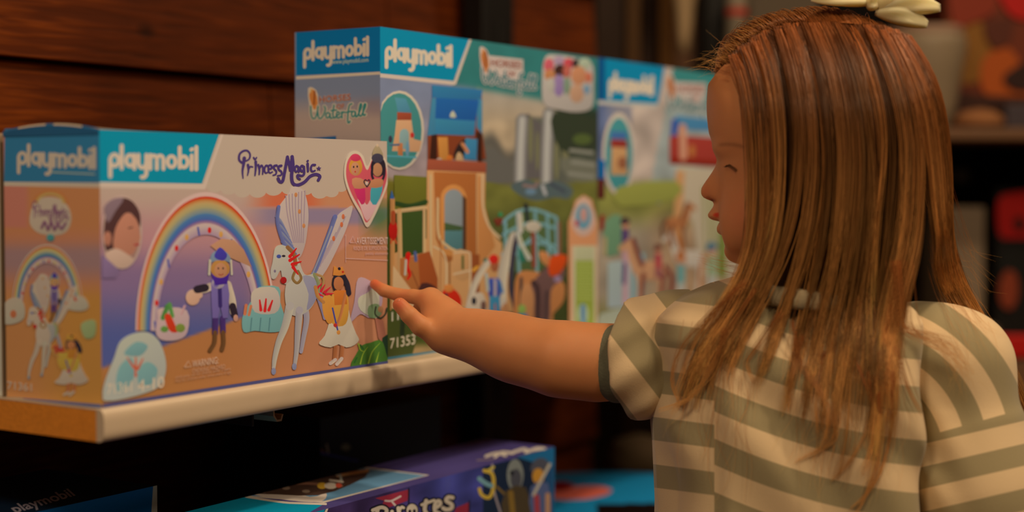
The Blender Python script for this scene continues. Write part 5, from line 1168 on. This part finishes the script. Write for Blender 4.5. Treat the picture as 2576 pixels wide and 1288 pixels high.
# trousers and shoes, below the picture
TR=bodysdf(cones([[jt(1910,1790,1.42,190),jt(1890,2550,1.42,135),jt(1890,3120,1.43,100)],[jt(2120,1790,1.42,190),jt(2150,2550,1.42,135),jt(2160,3120,1.43,100)]]),.01)
def trf(P): px,py,_=projv(P); return np.maximum(TR(P),np.maximum((1640-py)*.00036,(py-3130)*.00036))
cc=at(2020,2450,1.42); Pv,Qv=polygonize(F2(TR,trf),cc-np.array([.2,.2,.38]),cc+np.array([.2,.2,.38]),.006,pad=.06)
fast_mesh('trousers',Pv,Qv,mat('dark_denim',(34,36,44),rough=.9),girl)
for x0 in (1885,2155):
    c=at(x0,3215,1.42); c[2]=FLOOR+.034; fw=(HFW*0.3-FHz*.9); fw[2]=0; fw/=np.linalg.norm(fw)
    g=bodysdf(cones([[(c-fw*.03,.034),(c+fw*.06+np.array([0,0,-.004]),.030),(c+fw*.10+np.array([0,0,-.010]),.024)],[(c-fw*.02,.034),(c-fw*.02+np.array([0,0,.03]),.034)]]),.01)
    Pv,Qv=polygonize(lambda P: np.maximum(g(P),(FLOOR+.0005-P[:,2])),c-.17,c+.17,.005,pad=.03); fast_mesh('shoe',Pv,Qv,mat('shoe_canvas',(120,110,100),rough=.8),girl)
# ------------------------------------------------------------------ hair: several thousand strands following the head and shoulders
GUIDES=[ # (a, points px,py)
 (0.00,[(1842,146),(1866,205),(1880,300),(1886,400),(1888,500),(1884,600),(1862,680),(1818,760),(1764,840),(1728,910),(1712,990)]),
 (0.12,[(1892,108),(1920,190),(1934,300),(1938,400),(1937,500),(1926,600),(1895,690),(1850,780),(1795,860),(1760,930),(1735,1000)]),
 (0.25,[(1952,78),(1980,180),(1997,300),(2000,400),(1992,500),(1970,600),(1935,690),(1890,780),(1850,850),(1828,900),(1820,960)]),
 (0.40,[(2018,62),(2054,170),(2074,300),(2080,400),(2074,500),(2056,620),(2035,720),(2015,820),(2000,900),(1990,960),(1975,1010)]),
 (0.55,[(2086,56),(2126,165),(2150,300),(2158,400),(2154,500),(2142,620),(2125,740),(2105,850),(2090,950),(2080,1040),(2060,1120)]),
 (0.70,[(2156,62),(2200,170),(2228,300),(2236,400),(2232,500),(2218,620),(2195,740),(2180,860),(2170,980),(2155,1090),(2120,1200)]),
 (0.82,[(2216,78),(2260,185),(2290,300),(2300,400),(2298,500),(2286,620),(2248,740),(2226,860),(2218,980),(2212,1090),(2180,1210)]),
 (0.84,[(2222,78),(2266,185),(2298,300),(2314,400),(2326,500),(2345,620),(2372,720),(2410,800),(2460,890),(2520,990),(2570,1110)]),
 (1.00,[(2278,104),(2328,190),(2362,290),(2380,400),(2387,500),(2393,600),(2418,690),(2470,790),(2530,890),(2585,1010),(2630,1140)])]
GA_=np.array([g[0] for g in GUIDES]); GP=np.array([g[1] for g in GUIDES],float)
def gpts(a):
    i=min(max(np.searchsorted(GA_,a,side='right')-1,0),len(GA_)-2)
    if GA_[i]==.82: i=6 if a<.83 else 7
    if i==6: 
        return GP[6] if a<.83 else GP[7]
    t=(a-GA_[i])/(GA_[i+1]-GA_[i]); return GP[i]*(1-t)+GP[i+1]*t
def cov(px,py):
    """how far the hair surface stands out from the middle plane"""
    cx,hw=2085.,312.
    u=min(abs((px-cx)/hw),1.0); side=.088*math.sqrt(max(0,1-u**2.6))
    top=min(max((py-48)/210.,0),1)**.55
    return side*top
N=26
RA=np.linspace(0,1,9); RX=[1812,1850,1900,1960,2030,2100,2170,2235,2290]; RY=[192,140,104,74,58,52,58,76,108]
LOCKS=np.array([.0,.045,.085,.13,.19,.25,.33,.40,.455,.51,.56,.61,.66,.705,.75,.79,.82,.86,.91,.96,1.0])
FINE=np.sort(rng.uniform(0,1,62))
strands=[]; widths=[]; tint=[]
ts=np.linspace(0,10,N)
def smooth_path(q):
    c=catmull(q,4); c=np.array(c); i=np.linspace(0,len(c)-1,N); k=np.floor(i).astype(int); k=np.minimum(k,len(c)-2); f=(i-k)[:,None]; return c[k]*(1-f)+c[k+1]*f
def make(a,jx,layer,L,ph,clump,kind):
    f_=FINE[np.argmin(np.abs(FINE-a))]
    if (f_-.83)*(a-.83)>0: a=a+(f_-a)*.0
    p=smooth_path(gpts(a))
    if (f_-.83)*(a-.83)>0:
        m0=.72*np.array([sm(.06,.34,x) for x in np.linspace(0,1,N)])[:,None]; p=p*(1-m0)+smooth_path(gpts(f_))*m0
    if kind!='far':   # lower down the hair gathers into separate locks
        g_=LOCKS[np.argmin(np.abs(LOCKS-a))]
        if (g_-.83)*(a-.83)>0:
            m=.80*np.array([sm(.42,.78,x) for x in np.linspace(0,1,N)])[:,None]; p=p*(1-m)+smooth_path(gpts(g_))*m
    p=p; n=max(.2,min(L,1.0)); 
    i=np.linspace(0,(N-1)*n,N); k=np.minimum(np.floor(i).astype(int),N-2); f=(i-k)[:,None]; p=p[k]*(1-f)+p[k+1]*f
    t=np.linspace(0,1,N)
    wav=clump[0]*np.sin(t*clump[1]+clump[2])*t**1.4
    p=p.copy(); p[:,0]+=wav+jx*(1-.75*t**1.5)*np.clip(t*5+.6,0,1)+ph*t**2.6; p[:,1]+=clump[3]*np.clip(1-t*6,0,1)
    out=[]
    back=kind=='back'
    for j in range(N):
        x,y=p[j]; s=cov(x,y)
        if kind=='far': s=-s
        elif back:
            s=s if y<620 else s*(1-sm(560,680,y))-.035*sm(620,780,y)
        else:
            if y>560: s=s*(1-sm(560,760,y))+.080*sm(560,760,y)
        s=s*(1-layer*.16)-layer*.004
        out.append(sag(x,y,s))
    return np.array(out)
clumps=[(rng.uniform(2,16),rng.uniform(3,9),rng.uniform(0,6),rng.uniform(-12,10)) for _ in range(150)]
ca=rng.uniform(0,1,150)
for c,a0 in zip(clumps,ca):
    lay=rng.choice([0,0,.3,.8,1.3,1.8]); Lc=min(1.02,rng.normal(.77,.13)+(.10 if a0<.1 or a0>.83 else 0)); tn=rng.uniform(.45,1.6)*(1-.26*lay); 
    kind='back' if a0>.83 else 'near'
    for k in range(24):
        jx=rng.normal(0,7); a=min(max(a0+rng.normal(0,.006),0),1)
        if (a0-.83)*(a-.83)<0: a=a0
        strands.append((make(a,jx,lay+rng.uniform(0,.3),Lc+rng.normal(0,.035),rng.normal(0,7),c,kind),kind)); widths.append(rng.uniform(.00022,.00040)); tint.append(tn*rng.uniform(.8,1.25))
for k in range(1300):   # even undercoat, coloured dark to stand in for shade between the locks
    a=rng.uniform(0,1); kind='back' if a>.83 else 'near'
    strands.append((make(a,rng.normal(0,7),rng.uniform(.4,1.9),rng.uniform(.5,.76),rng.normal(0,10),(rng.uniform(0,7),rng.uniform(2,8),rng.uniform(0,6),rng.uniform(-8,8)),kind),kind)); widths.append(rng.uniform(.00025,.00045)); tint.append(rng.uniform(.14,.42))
for k in range(1100):    # far side of the parting rises over the crown and falls behind
    a=rng.uniform(.0,1)**.9; late=a<.2; q0=np.array([np.interp(a,RA,RX),np.interp(a,RA,RY)]); lift=rng.uniform(16,42)*(.6+.4*min(1,a*2.2))*(1-.55*max(0,(a-.7)/.3)); dx=rng.normal(-48,14)*(.35+.65*min(1,a*4))
    L=rng.uniform(.6,1.0)
    P4=[(q0[0],q0[1]+8,.016),(q0[0]+dx*.4,q0[1]-lift*.55,.004),(q0[0]+dx*.8,q0[1]-lift,-.012),(q0[0]+dx,q0[1]-lift*.85,-.032),(q0[0]+dx*1.3,q0[1]+20,-.060),(q0[0]+dx*1.5+30*a,q0[1]+140,-.078),(q0[0]+dx*1.5+70*a,q0[1]+320,-.085),(q0[0]+dx+90*a,q0[1]+480*L,-.080)]
    c=np.array(catmull(P4,5)); ii=np.linspace(0,(len(c)-1)*(.45 if late else 1),N); kk=np.minimum(np.floor(ii).astype(int),len(c)-2); ff=(ii-kk)[:,None]; c=c[kk]*(1-ff)+c[kk+1]*ff
    strands.append((np.array([sag(x,y,s_) for x,y,s_ in c]),'far')); widths.append(rng.uniform(.0002,.00036)); tint.append(rng.uniform(.8,1.5))
# bundle crossing over the near shoulder
for k in range(38):
    x0=2240+rng.normal(0,12); q=[(x0,640),(x0+8,730),(x0+18,800+rng.normal(0,10)),(2330+rng.normal(0,14),830+rng.normal(0,12)),(2375+rng.normal(0,20),870+rng.normal(0,18)),(2400+rng.normal(0,28),930+rng.normal(0,30))]
    p=smooth_path(q); strands.append((np.array([sag(x,y,.085) for x,y in p]),'near')); widths.append(.00016); tint.append(rng.uniform(1.2,1.7))
# single long locks that leave the mass and curl at their ends
for q in [[(1880,690),(1800,760),(1722,850),(1703,930),(1722,975),(1700,1000)],[(1900,710),(1830,820),(1785,915),(1745,970),(1672,996)],[(1860,700),(1780,790),(1735,880),(1712,960)],[(1960,760),(1905,840),(1880,880),(1896,925)],[(1990,780),(2005,880),(2065,960),(2068,1040),(2035,1105)],
          [(2140,880),(2172,990),(2128,1090),(2078,1150)],[(2222,900),(2212,1070),(2172,1165),(2122,1218)],[(2190,950),(2196,1080),(2158,1185),(2128,1240)],[(2100,880),(2088,990),(2082,1060),(1995,1112)],[(2234,840),(2262,940),(2296,1004)],[(2060,860),(2040,960),(2044,1050)],[(2170,900),(2180,1050),(2150,1130)],[(1830,800),(1800,900),(1742,962)],[(2010,820),(1985,920),(1978,1000)]]:
    for k in range(9):
        o=rng.normal(0,4,2); p=smooth_path([(x+o[0]*(1-.5*i/len(q))+rng.normal(0,1.5),y+o[1]) for i,(x,y) in enumerate(q)]); strands.append((np.array([sag(x,y,.086) for x,y in p]),'near')); widths.append(.00024); tint.append(rng.uniform(1.0,1.5))
# loose thin wisps: round the forehead, crown, nape and tips
def wisp(q,s0,s1,w=.00009): 
    p=smooth_path(q); strands.append((np.array([sag(x,y,s0+(s1-s0)*i/N) for i,(x,y) in enumerate(p)]),'wisp')); widths.append(w); tint.append(1.5)
for k in range(75):
    x=rng.uniform(1800,1960); y=190-(x-1800)*.75+rng.normal(0,8); an=rng.uniform(1.9,3.3); L=rng.uniform(25,85)
    wisp([(x+30,y+12),(x,y),(x+L*.5*math.cos(an),y-L*.5*math.sin(an)),(x+L*math.cos(an)-14,y-L*math.sin(an)*.5+rng.normal(0,16))],rng.uniform(-.02,.04),rng.uniform(-.03,.05))
for k in range(60):
    x=rng.uniform(2360,2440); y=rng.uniform(560,780); wisp([(x-30,y-90),(x,y),(x+rng.uniform(10,50),y+60),(x+rng.uniform(30,110),y+rng.uniform(60,160))],0,-.02)
for k in range(90):
    x=rng.uniform(1700,2250); y=rng.uniform(880,1120); wisp([(x+rng.uniform(0,30),y-170),(x,y-60),(x+rng.normal(0,16),y+20),(x+rng.uniform(-50,20),y+rng.uniform(60,120))],.085,.085,.00014)
for k in range(16):
    y=rng.uniform(645,690); wisp([(1880,y+8),(1850,y),(1815,y-6+rng.normal(0,4)),(1770+rng.normal(0,12),y-16+rng.normal(0,8))],.05,.02,.00013)
for k in range(24):
    x=rng.uniform(1860,1890); y=rng.uniform(180,230); wisp([(x-25,y-30),(x,y+40),(1886+rng.normal(0,5),y+160),(1884+rng.normal(0,6),y+rng.uniform(260,420))],.05,.07,.0002)
# keep everything outside head, shirt and arm
ALL=np.array([s[0] for s in strands]); flat_=ALL.reshape(-1,3); kinds=np.repeat([s[1] for s in strands],N)
dirv=np.where((kinds=='far')[:,None],-SID,SID); pushable=kinds!='back'
def solid(P):
    d=head_all(P)-.0012; d=np.minimum(d,shirt_body(P)-.0012); d=np.minimum(d,s1f(P)); return np.minimum(d,s2f(P)-.001)
for it in range(10):
    d=solid(flat_); px,py,_=projv(flat_); up_=(py<640)|pushable
    m=(d<.001)&up_
    if not m.any(): break
    flat_[m]+=dirv[m]*(np.minimum(.002-d[m],.02)*.9)[:,None]
ALL=flat_.reshape(ALL.shape)
# gentle smoothing of each strand after the collision pass
for _ in range(2): ALL[:,1:-1]=.5*ALL[:,1:-1]+.25*(ALL[:,:-2]+ALL[:,2:])
S=len(ALL); T=np.zeros_like(ALL); T[:,1:-1]=ALL[:,2:]-ALL[:,:-2]; T[:,0]=ALL[:,1]-ALL[:,0]; T[:,-1]=ALL[:,-1]-ALL[:,-2]; T/=np.linalg.norm(T,axis=2,keepdims=True)+1e-9
U=np.cross(T,SID); U/=np.linalg.norm(U,axis=2,keepdims=True)+1e-9; Wv=np.cross(T,U)
tt=np.linspace(0,1,N); wd=np.array(widths)[:,None]*(1-.75*tt**4)[None]
ring=[]
for j in range(3):
    a=2*math.pi*j/3; ring.append(ALL+(U*math.cos(a)+Wv*math.sin(a))*wd[...,None])
V=np.stack(ring,2).reshape(-1,3)
idx=np.arange(S*N*3).reshape(S,N,3)
Qh=np.stack([np.stack([idx[:,:-1,j],idx[:,:-1,(j+1)%3],idx[:,1:,(j+1)%3],idx[:,1:,j]],-1) for j in range(3)],2).reshape(-1,4)
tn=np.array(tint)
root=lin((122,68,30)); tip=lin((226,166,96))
g=(tt**1.3)[None,:,None]; crown=lin((158,92,46)); cg=np.exp(-(tt/.13)**2)[None,:,None]; colr=((root*(1-cg)+crown*cg)*(1-g)+tip*g)*np.clip(tn,.3,1.6)[:,None,None]  # crown lightened and mid-lengths darkened in colour, as if lit from above
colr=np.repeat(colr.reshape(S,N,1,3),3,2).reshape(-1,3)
HAIR=mat('hair_strands',attr='Col',rough=.42,spec=.4)
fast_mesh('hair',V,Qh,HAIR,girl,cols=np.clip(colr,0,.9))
# ------------------------------------------------------------------ cream satin bow
BOWM=mat('cream_satin',(250,234,186),rough=.6,spec=.25,sss=.5,sssr=(.02,.014,.008),bump=.1,bscale=90)
bow=empty('hair_bow',loc(2195,8,1.39)); tag(bow,'cream satin bow clipped to the back of the head','hair bow')
bow.parent=None
def petal(P0,P1,wid,thick,dd,name='loop',d=1.385,bend=0):
    """puffed fabric loop from P0 to P1 (photo px)"""
    P0=np.array(P0,float);P1=np.array(P1,float); V=[];F=[]; n,k=22,20; L=P1-P0; nn=np.array([-L[1],L[0]])/np.hypot(*L)
    for i in range(n+1):
        t=i/n; w=wid*(math.sin(math.pi*min(t*.86+.07,1))**.7); c=P0+L*t+nn*bend*math.sin(math.pi*t)
        for j in range(k):
            a=2*math.pi*j/k; ww=w*math.cos(a)*(1+.10*math.sin(5*a+3*t)); q=c+nn*ww
            V.append(at(q[0],q[1],d+dd*t+thick*math.sin(a)*(math.sin(math.pi*min(t*.9+.05,1)))*(1+.25*math.sin(3*a+5*t))))
    for i in range(n):
        for j in range(k): F.append((i*k+j,(i+1)*k+j,(i+1)*k+(j+1)%k,i*k+(j+1)%k))
    F.append(tuple(range(k))[::-1]); F.append(tuple(n*k+j for j in range(k)))
    return mesh_obj(name,V,F,BOWM,bow,smooth=True)
petal((2195,6),(2350,-4),40,.013,-.01,bend=2); petal((2206,24),(2366,20),26,.009,-.030,bend=-12); petal((2202,30),(2334,62),25,.011,-.022,bend=-8)
petal((2195,6),(2040,-4),20,.010,-.006,bend=4); petal((2190,0),(2120,-60),26,.012,.03); petal((2200,0),(2290,-60),30,.012,.03)
petal((2178,-4),(2215,14),22,.013,0,name='knot')
